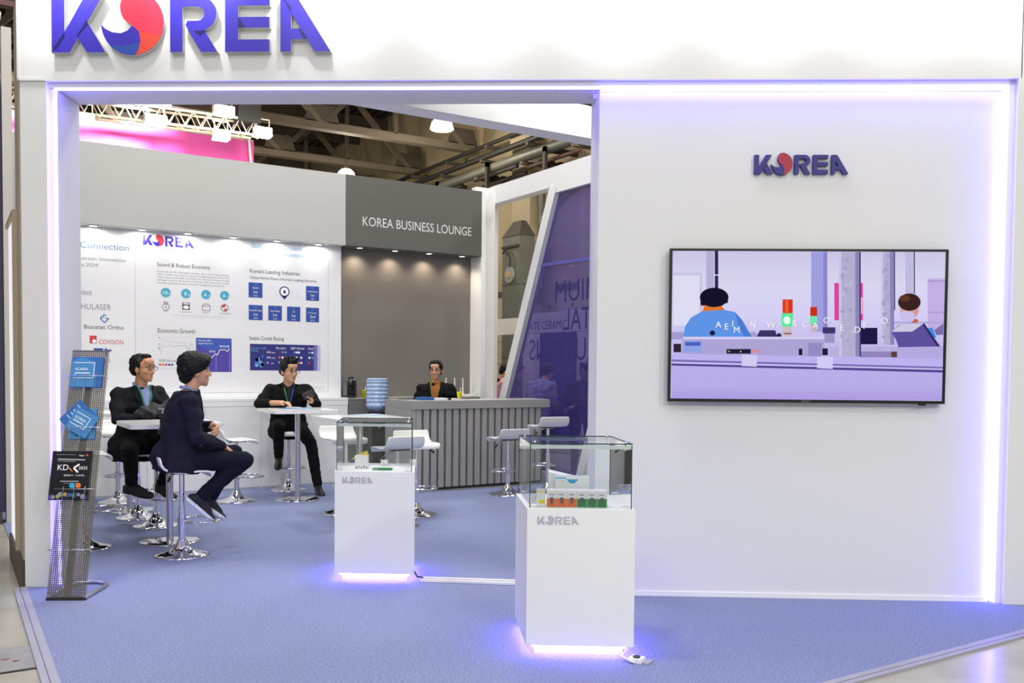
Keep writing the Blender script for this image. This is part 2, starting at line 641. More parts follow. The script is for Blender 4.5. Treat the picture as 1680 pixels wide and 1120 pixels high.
# ------------------------------------------------------------------ floor and hall shell
b = MB(); b.box(-16, 12.3, -9, 34, -0.3, -0.012)
struct(b.build('floor', concrete))
b = MB(); b.box(0.45, 7.15, 2.94, 14.0, -0.012, 0.0)
tag(struct(b.build('floor_carpet', carpet_m)), 'blue ribbed carpet covering the booth floor', 'carpet')
b = MB(); b.box(0.37, 0.45, 2.86, 7.05, -0.012, 0.002)
struct(b.build('trim_1', alu_tape))
b = MB(); b.box(0.37, 7.3, 2.86, 2.94, -0.012, 0.002)
struct(b.build('trim_2', alu_tape))
# fine seam in the border strips
b = MB(); b.box(0.405, 0.409, 2.86, 7.05, 0.002, 0.003); b.box(0.409, 7.3, 2.893, 2.897, 0.002, 0.003)
struct(b.build('trim_3', p_dark))

# hall outer wall with sectional doors, far wall, roof deck
b = MB()
b.box(12.0, 12.3, -9, 34, -0.012, 9.6)
b.cur = 1
for y0, y1 in ((19.35, 26.0), (12.4, 17.2)):
    b.box(11.93, 12.0, y0, y1, 0, 3.35)
b.cur = 2
for y0, y1 in ((19.35, 26.0), (12.4, 17.2)):
    for z in (0.55, 1.1, 1.65, 2.2, 2.75):
        b.box(11.925, 11.93, y0, y1, z, z + 0.015)
    for k in range(7):
        for z in (0.8, 1.9, 2.95):
            b.box(11.91, 11.93, y0 + 0.55 + k * 0.9, y0 + 0.62 + k * 0.9, z, z + 0.07)
    b.box(11.88, 12.0, y0, y1, 3.35, 3.47)
struct(b.build('wall_right', [beige_wall, M('pale_door_panel', '#b4aa92', 0.6), M('door_seam_brown', '#5c5344', 0.7)]))
b = MB(); b.box(-16, 12.3, 34, 34.3, -0.012, 9.6)
struct(b.build('wall_far', M('dim_far_wall', '#5f584c', 0.9)))
b = MB()
b.box(-16, 12.3, 4, 34, 9.5, 9.7)
k = -6.0
while k < 12:
    b.box(k, k + 0.11, 12, 33.9, 9.38, 9.5)
    k += 0.3
b.cur = 1
for y in (13, 15.3, 17.6, 19.9, 22.2, 24.5, 26.8, 29.1, 31.4):
    b.box(-12, 12, y, y + 0.18, 9.1, 9.38)
struct(b.build('ceiling', [roof_dark, M('purlin_brown', '#4d453a', 0.8)]))

# columns on the hall wall
for i, (y0, y1, d, m) in enumerate(((17.95, 18.75, 0.35, beige_col), (24.6, 25.4, 0.35, beige_col), (16.0, 16.2, 0.2, beige_col))):
    b = MB(); b.box(12 - d, 12.0, y0, y1, -0.012, 9.2)
    b.box(12 - d - 0.04, 12.0, y0 - 0.04, y1 + 0.04, 6.9, 7.2)
    struct(b.build('wall_column', m))
b = MB(); b.tube([(11.75, 17.6, 3.4), (11.75, 17.6, 6.0)], 0.07)
b.tube([(11.75, 17.35, 5.4), (11.75, 17.35, 6.0)], 0.05)
tag(b.build('downpipe', duct_m), 'grey twin downpipe beside the beige column on the hall wall', 'pipe')

# long pipes and brackets under the eaves
for i, (x, z, r, m, lab) in enumerate(((11.35, 6.75, 0.07, pipe_dark, 'lower dark pipe running along the beige hall wall'),
                                      (11.5, 7.1, 0.05, pipe_dark, 'thin dark pipe above the lower one on the beige hall wall'),
                                      (11.2, 6.35, 0.12, duct_m, 'thick grey pipe lowest on the beige hall wall'))):
    t = thing('wall_pipe', lab, 'pipe', (x, 0, z))
    b = MB(); b.tube([(0, 14, 0), (0, 31, 0)], r); b.build('pipe_run', m, t)
    for y in (15.5, 17.5, 19.6, 21.7, 23.8, 26.0):
        b = MB()
        b.box(-0.1, 12.0 - x, y - 0.05, y + 0.05, -r - 0.06, -r + 0.01)
        b.build('bracket', truss_m, t)
for i, (y, z, l) in enumerate(((18.9, 6.1, 0.95), (21.6, 6.1, 0.9), (16.5, 6.0, 0.9))):
    t = thing('pipe_rack', ['steel rack holding pipes by the beige column', 'middle steel rack on the hall wall under the eaves', 'steel rack with red valves near the canopy beam'][i], 'bracket', (11.95, y, z))
    b = MB()
    b.box(-l, 0, -0.05, 0.05, 0.25, 0.36); b.box(-l, 0, -0.05, 0.05, -0.4, -0.34); b.box(-l, -l + 0.07, -0.05, 0.05, -0.4, 0.36)
    b.build('frame', pipe_dark, t)
    b = MB()
    for q in range(3):
        b.tube([(-l + 0.2 + q * 0.25, -1.1, 0.1 - 0.12 * q), (-l + 0.2 + q * 0.25, 0.9, 0.1 - 0.12 * q)], 0.045)
        b.ell((-l + 0.3 + q * 0.25, 0.5, 0.12), (0.12, 0.12, 0.1))
    b.build('valve', M('valve_brown', '#4a2a20', 0.6) if i == 2 else pipe_dark, t)

# heater duct with fan on the hall wall
t = thing('heater_duct', 'tall grey heater duct with fan and sloped hood on the hall wall', 'duct', (11.4, 18.05, 0))
b = MB(); b.box(-0.2, 0.2, -0.38, 0.38, -0.012, 4.62)
for z in (0.9, 1.8, 2.7, 3.5):
    b.box(-0.215, 0.215, -0.395, 0.395, z, z + 0.03)
b.build('shaft', duct_m, t)
b = MB(); b.add([(-0.22, -0.4, 4.62), (0.22, -0.4, 4.62), (0.22, 0.4, 4.62), (-0.22, 0.4, 4.62), (-0.05, -0.2, 4.98), (0.08, -0.2, 4.98), (0.08, 0.15, 4.98), (-0.05, 0.15, 4.98)],
                [(0, 1, 5, 4), (1, 2, 6, 5), (2, 3, 7, 6), (3, 0, 4, 7), (4, 5, 6, 7), (0, 3, 2, 1)])
b.build('hood', M('hood_brown_grey', '#4c453b', 0.6), t)
b = MB(); b.tube([(-0.21, 0, 3.72), (-0.26, 0, 3.72)], 0.19, 20); b.cur = 1; b.tube([(-0.26, 0, 3.72), (-0.28, 0, 3.72)], 0.08, 12)
b.cur = 2; b.tube([(-0.24, 0.3, 4.25), (-0.3, 0.1, 4.3), (-0.28, -0.1, 4.1), (-0.26, -0.05, 3.9)], 0.02)
b.box(-0.25, -0.2, -0.36, 0.36, 4.35, 4.4)
b.build('fan', [M('fan_plate', '#8b8c82', 0.5), M('fan_hub', '#b09060', 0.5), pipe_dark], t)

# roof trusses crossing the hall
def roof_truss(y, z0, h, label):
    t = thing('roof_truss', label, 'roof truss', (0, y, 0))
    b = MB(); b.obox((-12, 0, z0), (11.7, 0, z0), 0.26, 0.16); b.obox((-12, 0, z0 + 0.1), (11.7, 0, z0 + 0.1), 0.10, 0.05)
    b.build('bottom_chord', truss_lt, t)
    b = MB(); b.obox((-12, 0, z0 + h), (11.9, 0, z0 + h), 0.24, 0.16)
    b.build('top_chord', truss_m, t)
    n = 0
    x = 11.4
    while x > -6:
        b = MB(); b.obox((x, 0, z0 + 0.05), (x - 1.9, 0, z0 + h), 0.13, 0.13)
        b.obox((x, 0.09, z0 + 0.05), (x - 1.9, 0.09, z0 + h), 0.03, 0.03)
        b.build('diagonal', truss_lt, t)
        b = MB(); b.obox((x - 3.8, 0, z0 + 0.05), (x - 1.9, 0, z0 + h), 0.12, 0.12); b.build('diagonal', truss_m, t)
        b = MB(); b.obox((x - 1.9, 0, z0), (x - 1.9, 0, z0 + h), 0.1, 0.1); b.build('post', truss_m, t)
        b = MB(); b.prism([(x - 0.45, z0 + 0.02), (x + 0.45, z0 + 0.02), (x + 0.3, z0 + 0.5), (x - 0.3, z0 + 0.5)], -0.05, 0.05); b.build('gusset', truss_m, t)
        x -= 3.8
roof_truss(20.8, 7.22, 2.0, 'nearer brown roof truss crossing the hall above the lounge header')
roof_truss(24.0, 7.2, 2.0, 'second brown roof truss, behind and below the nearer one')
roof_truss(27.4, 7.2, 2.0, 'farthest brown roof truss seen through the other two')
roof_truss(17.4, 7.6, 1.8, 'closest roof truss, seen just under the purple lintel')
for i, (x, y0, y1, z) in enumerate(((4.2, 17.4, 24, 8.3), (8.0, 17.4, 27.4, 8.1))):
    b = MB(); b.obox((x, y0, z), (x + 1.2, y1, z + 0.4), 0.16, 0.16)
    tag(b.build('roof_brace', truss_m), ['roof brace between trusses near the lighting rig', 'roof brace between trusses above the grey lounge header'][i], 'roof brace')

# hall pendant lamps
def pendant(x, y, z, r, label):
    t = thing('pendant_lamp', label, 'lamp', (x, y, z), group='hall pendant lamps')
    b = MB(); b.lathe([(0, r * 0.95), (r * 0.5, r * 0.88), (r * 0.85, r * 0.55), (r, 0.0), (r * 0.9, -0.02), (0, -0.02)], 24); b.build('lamp_shade', globe_on, t)
    b = MB(); b.tube([(0, 0, r * 0.9), (0, 0, r * 0.9 + 0.12)], 0.06, 12); b.tube([(0, 0, r), (0, 0, 9.55 - z)], 0.012, 6); b.build('rod', truss_m, t)
pendant(8.69, 22.0, 6.36, 0.24, 'glowing pendant lamp half hidden behind the lounge header')
pendant(9.86, 19.0, 7.1, 0.28, 'glowing pendant lamp just below the white canopy beam')

# neighbour's lighting rig and magenta banner
t = thing('hanging_banner', 'magenta banner hanging behind the light grey header', 'banner', (0, 20, 0))
b = MB(); b.box(1.0, 5.76, 0, 0.06, 4.6, 6.45); b.build('cloth', pink_m, t)
b = MB(); b.tube([(1.0, 0.03, 6.47), (5.76, 0.03, 6.47)], 0.02); b.build('top_rail', cream_metal, t)
for x in (1.3, 5.4):
    b = MB(); b.tube([(x, 0.03, 6.47), (x, 0.03, 9.5)], 0.008, 6); b.build('cable', black_matte, t)
b = MB(); b.tube([(5.62, -0.1, 6.5), (5.8, -0.1, 4.6)], 0.03); b.build('pole', white, t)
t = thing('lighting_truss', 'bright box truss carrying floodlights above the magenta banner', 'lighting truss', (0, 18.5, 0))
for (dy, dz) in ((0, 6.16), (0, 6.46), (0.3, 6.16), (0.3, 6.46)):
    b = MB(); b.tube([(1.0, dy, dz - 0.02), (5.35, dy, dz + 0.06)], 0.03, 8); b.build('tube', cream_metal, t)
b = MB()
x = 1.0; k = 0
while x < 5.3:
    o = 0.08 * (x + 4) / 9.35 - 0.02
    for dy in (0, 0.3):
        b.tube([(x, dy, 6.16 + o), (x + 0.15, dy, 6.46 + o), (x + 0.3, dy, 6.16 + o)], 0.014, 6)
    b.tube([(x, 0, 6.16 + o), (x + 0.3, 0.3, 6.16 + o)], 0.012, 6)
    b.tube([(x, 0, 6.46 + o), (x + 0.3, 0.3, 6.46 + o)], 0.012, 6)
    x += 0.3
o = b.build('lattice', cream_metal, t)
b = MB(); b.box(5.0, 5.45, -0.1, 0.4, 6.45, 8.2); b.box(5.1, 5.35, 0, 0.3, 8.2, 9.5); b.build('chain_hoist', black_matte, t)
def flood(x, y, z, w, label, up=True):
    q = thing('floodlight', label, 'floodlight', (x, y, z), group='floodlights on the lighting truss')
    b = MB(); b.box(-w, w, -0.1, 0.1, -0.07, 0.09, 0.03); b.build('housing', cream_metal, q)
    b = MB(); b.box(-w * 0.92, w * 0.92, -0.15, 0.12, -0.10, -0.07); b.box(-w * 0.92, w * 0.92, -0.13, -0.1, -0.07, 0.07); b.build('lens', lamp_on, q)
    b = MB(); b.tube([(-w * 0.8, 0, 0.08), (-w * 0.8, 0, 0.26), (w * 0.8, 0, 0.26), (w * 0.8, 0, 0.08)], 0.015, 6); b.build('yoke', cream_metal, q)
for i, (x, y, z, w) in enumerate(((3.5, 18.4, 6.57, 0.2), (3.42, 18.38, 6.2, 0.2), (4.7, 18.4, 6.58, 0.2), (4.65, 18.4, 6.1, 0.16), (5.5, 18.5, 6.3, 0.18), (2.2, 18.4, 6.05, 0.16))):
    if w:
        point_light('flood_glow', (x, y - 0.35, z - 0.15), 28, (1, 0.96, 0.88), 0.12)
        flood(x, y, z, w, ['upper floodlight of the bright pair near the left of the truss', 'lower floodlight of the bright pair near the left of the truss',
                           'wide floodlight standing on top of the lighting truss', 'small floodlight under the right half of the truss', 'floodlight hanging off the right end of the truss',
                           'floodlight at the left end of the truss beside the jamb', ''][i])
for x in (1.6, 3.1, 4.6):
    spot_light('banner_spot', (x, 18.4, 6.55), (x, 20, 6.15), 2200, 80, (1, 0.97, 0.93), 1.0)

# ------------------------------------------------------------------ booth: back wall, header, low cabinets
b = MB(); b.box(0.6, 4.5, 11.57, 11.68, 0, 4.07)
struct(b.build('wall_back', white_board))
b = MB(); b.box(4.48, 6.62, 11.68, 11.78, 0, 4.07)
struct(b.build('wall_niche', niche_grey))
b = MB(); b.box(0.6, 4.48, 11.36, 11.57, 3.145, 4.07)
tag(struct(b.build('trim_header_light', header_white)), 'light grey header panel over the poster wall', 'header')
b = MB(); b.box(4.482, 6.55, 11.36, 11.68, 3.15, 4.075)
struct(b.build('trim_header_dark', grey_dark))
b = MB(); b.box(6.55, 6.62, 11.36, 11.78, 0, 4.075)
struct(b.build('wall_return', white))
b = MB(); b.box(6.62, 6.95, 11.66, 11.78, 0, 4.2)
struct(b.build('wall_infill', white))
p = Print(0.002)
p.text('KOREA BUSINESS LOUNGE', 4.72, 3.425, M('lettering_pale_grey', '#dadad6', 0.5), size=0.175, width=1.66)
o = p.build('header_lettering', None, (0, 11.36, 0))
tag(o, 'pale KOREA BUSINESS LOUNGE lettering on the dark grey header', 'lettering')

# left side wall seen from the aisle, with a lit white panel
b = MB(); b.box(0.435, 0.5, 7.1, 8.28, 0.18, 2.66); b.box(0.435, 0.5, 7.1, 7.5, 2.66, 4.07); b.cur = 1; b.box(0.41, 0.5, 7.12, 8.3, -0.012, 0.18)
struct(b.build('wall_left', [beige_side, dark_brown]))
t = thing('light_panel', 'tall glowing white panel on the outer left side of the booth', 'lightbox', (0.435, 0, 0))
b = MB(); b.box(-0.012, 0.0, 7.42, 8.2, 0.2, 2.6); b.build('panel_face', E('lit_panel', '#f4f4f2', 0.95), t)
b = MB(); b.box(-0.03, 0.0, 7.4, 8.22, 2.6, 2.64); b.box(-0.03, 0, 7.38, 7.42, 0.2, 2.64); b.build('panel_frame', beige_side, t)
# neighbour's stand beyond
b = MB(); b.box(0.475, 0.56, 10.0, 10.2, 0.0, 4.75)
struct(b.build('wall_post_neighbour', M('post_grey_white', '#c2bdb6', 0.6)))
b = MB(); b.box(-0.9, 0.47, 10.06, 10.2, 0.1, 4.2); b.cur = 1; b.box(-0.9, 0.44, 10.02, 10.2, -0.012, 0.1)
struct(b.build('wall_neighbour', [M('neighbour_purple', '#3d3656', 0.6), dark_brown]))
t = thing('lighting_truss', 'cream truss corner with round holes at the far left edge', 'lighting truss', (0, 13, 0))
b = MB()
for z in (5.58, 5.84):
    b.tube([(-3, 0, z), (0.62, 0, z)], 0.05)
b.box(-3, 0.6, -0.01, 0.01, 5.6, 5.82)
b.build('rail', cream_metal, t)
b = MB()
for k in range(8):
    b.tube([(-2.3 + 0.36 * k, -0.02, 5.7), (-2.3 + 0.36 * k, 0.02, 5.7)], 0.055, 16)
b.build('hole', black_matte, t)

# low white cabinet run under the posters
t = thing('low_cabinet', 'long white low cabinet with push doors under the poster wall', 'cabinet', (0, 11.36, 0))
b = MB(); b.box(0.62, 4.52, 0.012, 0.2, 0, 1.10); b.build('body', white, t)
b = MB(); b.box(0.62, 4.52, 0.0, 0.2, 1.10, 1.135, 0.003); b.build('worktop', white_gloss, t)
x = 0.64
while x < 4.4:
    d = MB(); d.box(x, min(x + 0.66, 4.515), 0.0, 0.012, 0.02, 1.03, 0.002); o = d.build('door', white, t)
    x += 0.682
b = MB(); b.box(0.62, 4.52, 0.002, 0.01, 1.04, 1.10); b.build('fascia_strip', white_gloss, t)

# ------------------------------------------------------------------ booth: side frame with violet glass
FX = 6.95
b = MB()
b.box(FX, FX + 0.16, 3.4, 12.05, 3.99, 4.25)
b.box(FX, FX + 0.16, 11.83, 12.05, 0, 3.99)
struct(b.build('wall_frame', front_white))
t = thing('violet_glass_panel', 'leaning violet glass partition with white slanted frame right of the counter', 'partition', (FX, 0, 0))
b = MB()
b.obox((0.05, 10.13, 3.99), (0.05, 11.88, 0.0), 0.12, 0.16)
b.build('mullion', front_white, t)
b = MB()
b.obox((0.05, 8.0, 3.99), (0.05, 9.52, 0.0), 0.12, 0.14)
b.build('mullion', front_white, t)
b = MB(); b.box(0.0, 0.1, 8.0, 10.1, 3.9, 3.99); b.build('top_rail', front_white, t)
b = MB(); b.box(0.0, 0.1, 9.4, 11.9, 0, 0.12); b.build('base_rail', white, t)
def tri_y(z, top, bot):
    return bot + (top - bot) * z / 3.99
b = MB()
for z0, z1 in ((0.12, 2.985), (2.985, 3.9)):
    b.add([(0.06, tri_y(z0, 10.13, 11.88), z0), (0.06, tri_y(z0, 8.0, 9.52), z0), (0.06, tri_y(z1, 8.0, 9.52), z1), (0.06, tri_y(z1, 10.13, 11.88), z1)], [(0, 1, 2, 3)])
b.build('pane', violet_glass, t)
b = MB(); b.obox((0.055, 8.4, 2.95), (0.055, 10.5, 2.97), 0.012, 0.045); b.build('film_joint', M('film_joint_violet', '#5d57a6', 0.5), t)
p = Print(0.0)
mt = M('film_lettering', '#35306e', 0.6)
for txt_, v, yl in (('PREMIUM', 2.44, 10.17), ('DENTAL', 2.06, 9.98), ('SOLUTIONS', 1.66, 10.80)):
    p.text(txt_, -yl + {'PREMIUM': 1.62, 'DENTAL': 1.32, 'SOLUTIONS': 2.02}[txt_], v, mt, size=0.42, width={'PREMIUM': 1.62, 'DENTAL': 1.32, 'SOLUTIONS': 2.02}[txt_], w=1, mirror=True)
o = p.build('film_lettering', t, (0.075, 0, 0), -PI / 2)

# neighbour's stand behind the glass
b = MB(); b.box(8.4, 8.55, 8.3, 15.2, 2.14, 2.42); b.box(8.4, 8.55, 15.05, 15.2, -0.012, 2.14)
struct(b.build('trim_beam_neighbour', M('neighbour_beam', '#d9d3c4', 0.6)))
p = Print(0.002)
p.text('AITE CERAMIC', -12.95, 2.19, M('aite_letter', '#3c3c78', 0.5), size=0.2, width=1.12)
tag(p.build('sign_lettering', None, (8.4, 0, 0), -PI / 2), 'dark AITE CERAMIC lettering on the beam behind the violet glass', 'lettering')
b = MB(); b.box(9.6, 9.7, 9.0, 15.0, 0, 2.6)
struct(b.build('wall_neighbour_stand', M('neighbour_white', '#cfcac4', 0.7)))
p = Print(0.002)
for k, (yy, zz) in enumerate(((-12.6, 1.25), (-12.05, 1.3))):
    p.disc(yy, zz, 0.2, p_navy, 1); p.disc(yy, zz, 0.12, p_white, 2); p.text('G', yy, zz - 0.06, p_navy, size=0.18, w=3, align='C')
p.rect(-12.9, 0.2, -11.6, 0.62, p_teal, 1)
p.rect(-14.4, 0.3, -13.2, 2.5, M('dark_poster_blue', '#2a2d6e', 0.5), 1)
tag(p.build('neighbour_poster', None, (9.6, 0, 0), -PI / 2), 'poster with round logos behind the violet glass', 'poster')

# ------------------------------------------------------------------ booth: diagonal front (all in front coordinates)
def fbuild(b, name, mats, parent=None):
    return b.build(name, mats, parent, (0, 0, 0), RF)
b = MB(); b.box(-3.603, 3.075, 6.098, 6.3, 3.46, 4.95)
b.box(-3.603, -3.41, 6.085, 6.098, 3.46, 3.475); b.box(-3.603, -3.59, 6.085, 6.098, 3.46, 4.95)
struct(fbuild(b, 'wall_fascia', front_white))
b = MB()
b.box(-3.593, -3.41, 6.10, 6.53, 0, 3.46)
b.plan([(-3.41, 6.14), (-3.365, 6.14), (-3.405, 6.53), (-3.41, 6.53)], 0, 3.42)
struct(fbuild(b, 'wall_pillar', front_white))
b = MB()
b.plan([(-3.41, 6.145), (0.345, 6.145), (0.305, 6.53), (-3.405, 6.53)], 3.425, 3.46)
b.plan([(-3.41, 6.3), (0.345, 6.3), (0.305, 6.53), (-3.405, 6.53)], 3.46, 3.74)
struct(fbuild(b, 'wall_lintel', front_white))
b = MB()
b.plan([(0.343, 6.165), (0.305, 6.53), (3.55, 6.53), (3.55, 6.165)], 0.03, 3.395)
b.plan([(0.305, 6.3), (0.305, 6.53), (3.55, 6.53), (3.55, 6.3)], 3.395, 3.74)
struct(fbuild(b, 'wall_front', front_white))
b = MB(); b.box(0.343, 2.985, 6.155, 6.17, 0, 0.032)
struct(fbuild(b, 'baseboard_front', white))
b = MB(); b.box(3.061, 3.62, 6.098, 6.165, 0, 3.46); b.box(3.09, 3.62, 6.11, 6.3, 3.46, 4.95)
struct(fbuild(b, 'wall_corner', front_white))
b = MB(); b.box(3.018, 3.061, 6.13, 6.165, 0, 3.46); b.box(0.345, 3.061, 6.13, 6.165, 3.428, 3.46); b.box(-3.41, 0.345, 6.13, 6.145, 3.426, 3.46)
struct(fbuild(b, 'trim_reveal', front_white))
for i, dims in enumerate(((-3.372, 0.345, 6.132, 6.148, 3.411, 3.423), (0.345, 3.014, 6.125, 6.16, 3.398, 3.424), (-3.372, -3.358, 6.128, 6.142, 0.01, 3.411), (2.988, 3.014, 6.125, 6.16, 0.01, 3.398))):
    b = MB(); b.box(*dims)
    o = fbuild(b, 'led_strip', led if i in (1, 3) else led_door)
    tag(o, ['glowing violet LED line along the top of the open doorway', 'glowing violet LED line along the top of the screen wall', 'glowing violet LED line up the left pillar', 'glowing violet LED line up the right edge of the screen wall'][i], 'LED strip')
# canopy beam running back from the lintel
b = MB(); b.plan([(2.62, 6.03), (6.2, 6.03), (6.2, 6.235), (2.32, 6.235)], 3.43, 3.69)
struct(b.build('trim_canopy_beam', white))
for x, pw in ((3.6, 30), (4.35, 55)):
    spot_light('canopy_spot', (x, 5.5, 4.3), (x, 6.03, 3.55), pw, 90, (1, 1, 0.97), 0.9)

# ------------------------------------------------------------------ country signs on the front
t = thing('letter_sign', 'large violet blue KOREA letters with red and blue swirl on the fascia', 'sign', F(-3.343, 6.098, 3.635), RF)
sign_raised(t, 0.368, 1.892, 0.045, [sign_blue, sign_red, sign_blue, sign_edge])
kx, kz = 1.892 / SIGN_W, 0.368
def tip(pts, m):      # darker folded tips of the letters
    p = Print(0.0455)
    p.poly([(x * kx, y * kz) for x, y in _l(pts)], m, 1 if m is not sign_orange else 1.5)
    p.build('letter_fold', t)
tip([(245, 228), (300, 150), (300, 172), (262, 228)], sign_dark)
tip([(402, 97), (412, 115), (360, 170), (357, 168)], sign_dark)
tip([(895, 148), (962, 145), (925, 170)], sign_dark)
tip([(1100, 87), (1135, 135), (1100, 135)], sign_dark)
tip([(1342, 71), (1305, 5), (1342, 45)], sign_dark)
tip([(1387, 140), (1375, 140), (1400, 187), (1418, 187)], sign_dark)
tip([(645, 150)] + [(x, y) for x, y in _arc(615, 110, 144, 25, 84, 10)] + [(643, 230), (652, 190)], sign_orange)
tip([(515, 205), (560, 215), (620, 205), (650, 195), (643, 230), (628, 252), (590, 252), (545, 236)], M('sign_mid_blue', '#2f4ea8', 0.35))
t = thing('letter_sign', 'small navy KOREA letters with red swirl above the television', 'sign', F(1.374, 6.165, 2.849), RF)
sign_raised(t, 0.125, 0.617, 0.03, [sign_navy, sign_crimson, sign_navy, sign_navy])

# ------------------------------------------------------------------ television
TW, TH = 1.824, 1.018
t = thing('television', 'large flat television with black bezel mounted on the screen wall', 'television', F(0.817, 6.10, 1.33), RF)
b = MB(); b.box(0, TW, 0.002, 0.04, 0, TH, 0.004); b.build('housing', black, t)
b = MB()
b.box(0, TW, -0.006, 0.002, 0, 0.02); b.box(0, TW, -0.006, 0.002, TH - 0.016, TH)
b.box(0, 0.018, -0.006, 0.002, 0.02, TH - 0.016); b.box(TW - 0.018, TW, -0.006, 0.002, 0.02, TH - 0.016)
b.build('bezel', black, t)
b = MB(); b.box(0.5, 1.3, 0.04, 0.068, 0.25, 0.75); b.build('wall_mount', black_matte, t)
b = MB(); b.box(TW - 0.16, TW - 0.12, 0.0, 0.03, -0.012, 0); b.build('sensor', black, t)
SW, SH = TW - 0.036, TH - 0.036
def sc(X, Y):
    v = (Y - 70) / 819
    u = (X - (82 - 14 * v)) / (1503 - 11 * v)
    v = (Y - 70 - 12 * u) / 819
    return (0.018 + u * SW, 0.02 + (1 - v) * SH)
_sm = {}
def em(h):
    if h not in _sm:
        _sm[h] = E('screen_' + h[1:], h, 1.0)
    return _sm[h]
p = Print(-0.0005)
def sp(pts, h, w=2): p.poly([sc(*q) for q in pts], em(h), w)
def sr(x0, y0, x1, y1, h, w=2): sp([(x0, y1), (x1, y1), (x1, y0), (x0, y0)], h, w)
def se(cx, cy, rx, ry, h, w=3, n=20): sp([(cx + rx * math.cos(2 * PI * k / n), cy + ry * math.sin(2 * PI * k / n)) for k in range(n)], h, w)
p.rect(0.018, 0.02, 0.018 + SW, 0.02 + SH, em('#d2cdee'), 1)
KEYS = ((70, (0xcb, 0xc7, 0xe6)), (250, (0xd9, 0xd6, 0xf1)), (420, (0xd4, 0xcf, 0xf3)), (560, (0xc6, 0xbc, 0xec)), (700, (0xbb, 0xad, 0xe9)), (800, (0xba, 0xac, 0xe8)), (898, (0xab, 0x99, 0xe0)))
for k in range(36):
    y0 = 70 + k * 23
    q = next(i for i in range(6) if KEYS[i][0] <= y0 < KEYS[i + 1][0])
    f_ = (y0 - KEYS[q][0]) / (KEYS[q + 1][0] - KEYS[q][0])
    sr(84 - 12 * k / 36, y0, 1584 - 24 * k / 36, y0 + 23.5, '#%02x%02x%02x' % tuple(round(a_ + (c_ - a_) * f_) for a_, c_ in zip(KEYS[q][1], KEYS[q + 1][1])), 1.5)
sr(84, 190, 245, 490, '#c6c3e2', 2); sr(86, 205, 232, 485, '#dddcf2', 2.5)
sr(268, 72, 312, 280, '#b5b0d4', 2); sr(316, 72, 335, 280, '#2b2850', 2.5); sr(310, 202, 340, 207, '#ece9ff', 3)
sr(848, 78, 935, 520, '#a09de0', 2); sr(915, 78, 937, 520, '#8a86cf', 2.5)
sr(975, 250, 1132, 455, '#d9459f', 2); sr(1112, 330, 1130, 420, '#f0b0d8', 2.5)
for x0, x1, y1 in ((1000, 1112, 655), (1230, 1302, 590)):
    sr(x0, 80, x1, y1, '#b3aed0', 3); sr(x1 - 22, 80, x1, y1, '#8a84b6', 3.5); sr(x0, 80, x0 + 14, y1, '#c9c4e2', 3.5)
    for k in range(26):
        a, c_ = random.uniform(x0 + 12, x1 - 30), random.uniform(90, y1 - 20)
        se(a, c_, random.uniform(5, 14), random.uniform(6, 18), random.choice(['#aaa4ca', '#bdb8d8', '#a59fc6']), 3.6, 8)
sr(1112, 80, 1120, 655, '#3c3672', 3.7); sr(1302, 80, 1308, 400, '#4a447e', 3.7)
sr(1365, 80, 1408, 310, '#bfbade', 2); sr(1410, 80, 1416, 310, '#332d5c', 2.5)
sr(1485, 226, 1582, 525, '#c4aee6', 2); sr(1490, 238, 1582, 244, '#a690d0', 2.5); sr(1490, 410, 1582, 416, '#ab97d6', 2.5)
sr(1290, 462, 1582, 475, '#b3a8de', 2.2)
sp([(140, 548), (150, 490), (182, 440), (245, 405), (320, 388), (425, 408), (468, 455), (520, 548)], '#5e93e6', 3)
sp([(430, 412), (468, 455), (520, 548), (480, 548), (440, 470)], '#4a7bd0', 3.5)
sp([(245, 405), (262, 372), (350, 372), (372, 398), (320, 400)], '#e0762e', 3.6)
se(300, 368, 62, 22, '#d89a92', 3.3)
se(312, 328, 80, 54, '#15122a', 4); sr(236, 330, 262, 372, '#15122a', 4); sr(366, 330, 388, 360, '#15122a', 4)
se(302, 525, 15, 14, '#1d1a3c', 4)
sr(690, 340, 746, 416, '#d6361a', 4); sr(704, 345, 722, 412, '#e8603c', 4.3); sr(685, 416, 748, 490, '#58e89a', 4); se(714, 455, 20, 22, '#e4fff0', 4.5); sr(690, 490, 742, 570, '#cdbcc6', 4); sr(695, 525, 738, 532, '#8c4a40', 4.3)
sr(842, 382, 880, 432, '#c8301c', 4); sr(840, 432, 880, 475, '#6ee8b0', 4); sr(846, 475, 880, 518, '#c6b2bc', 4)
sr(74, 520, 545, 560, '#a49bd0', 2.8)
sp([(545, 545), (565, 510), (650, 510), (660, 548)], '#3c3566', 3); se(670, 540, 14, 14, '#2a2550', 3.5)
sr(910, 494, 980, 528, '#3d376a', 3); sr(920, 528, 975, 580, '#9c94c6', 3)
sr(1100, 497, 1210, 588, '#1f1942', 3.2)
sp([(132, 648), (135, 556), (145, 545), (915, 548), (920, 575), (905, 655)], '#aba4d4', 4.2); sr(140, 546, 915, 560, '#d2ccf0', 4.6); sr(830, 580, 905, 655, '#948bc2', 4.5)
sr(145, 568, 242, 632, '#8fa4e6', 4.7); sr(150, 575, 236, 596, '#4a62c0', 4.9); sr(380, 614, 514, 640, '#221d3c', 4.7); se(394, 627, 4, 4, '#e6d83c', 5); se(458, 628, 4, 4, '#e6d83c', 5); sr(522, 618, 565, 634, '#d88a92', 4.7); sr(778, 612, 798, 648, '#221d3c', 4.7)
sr(908, 610, 938, 648, '#221d3c', 4.6); sr(945, 600, 1320, 660, '#b9aede', 3); sr(1110, 628, 1318, 660, '#8f84ba', 3.4); sr(1285, 628, 1316, 660, '#5c3f3e', 3.5)
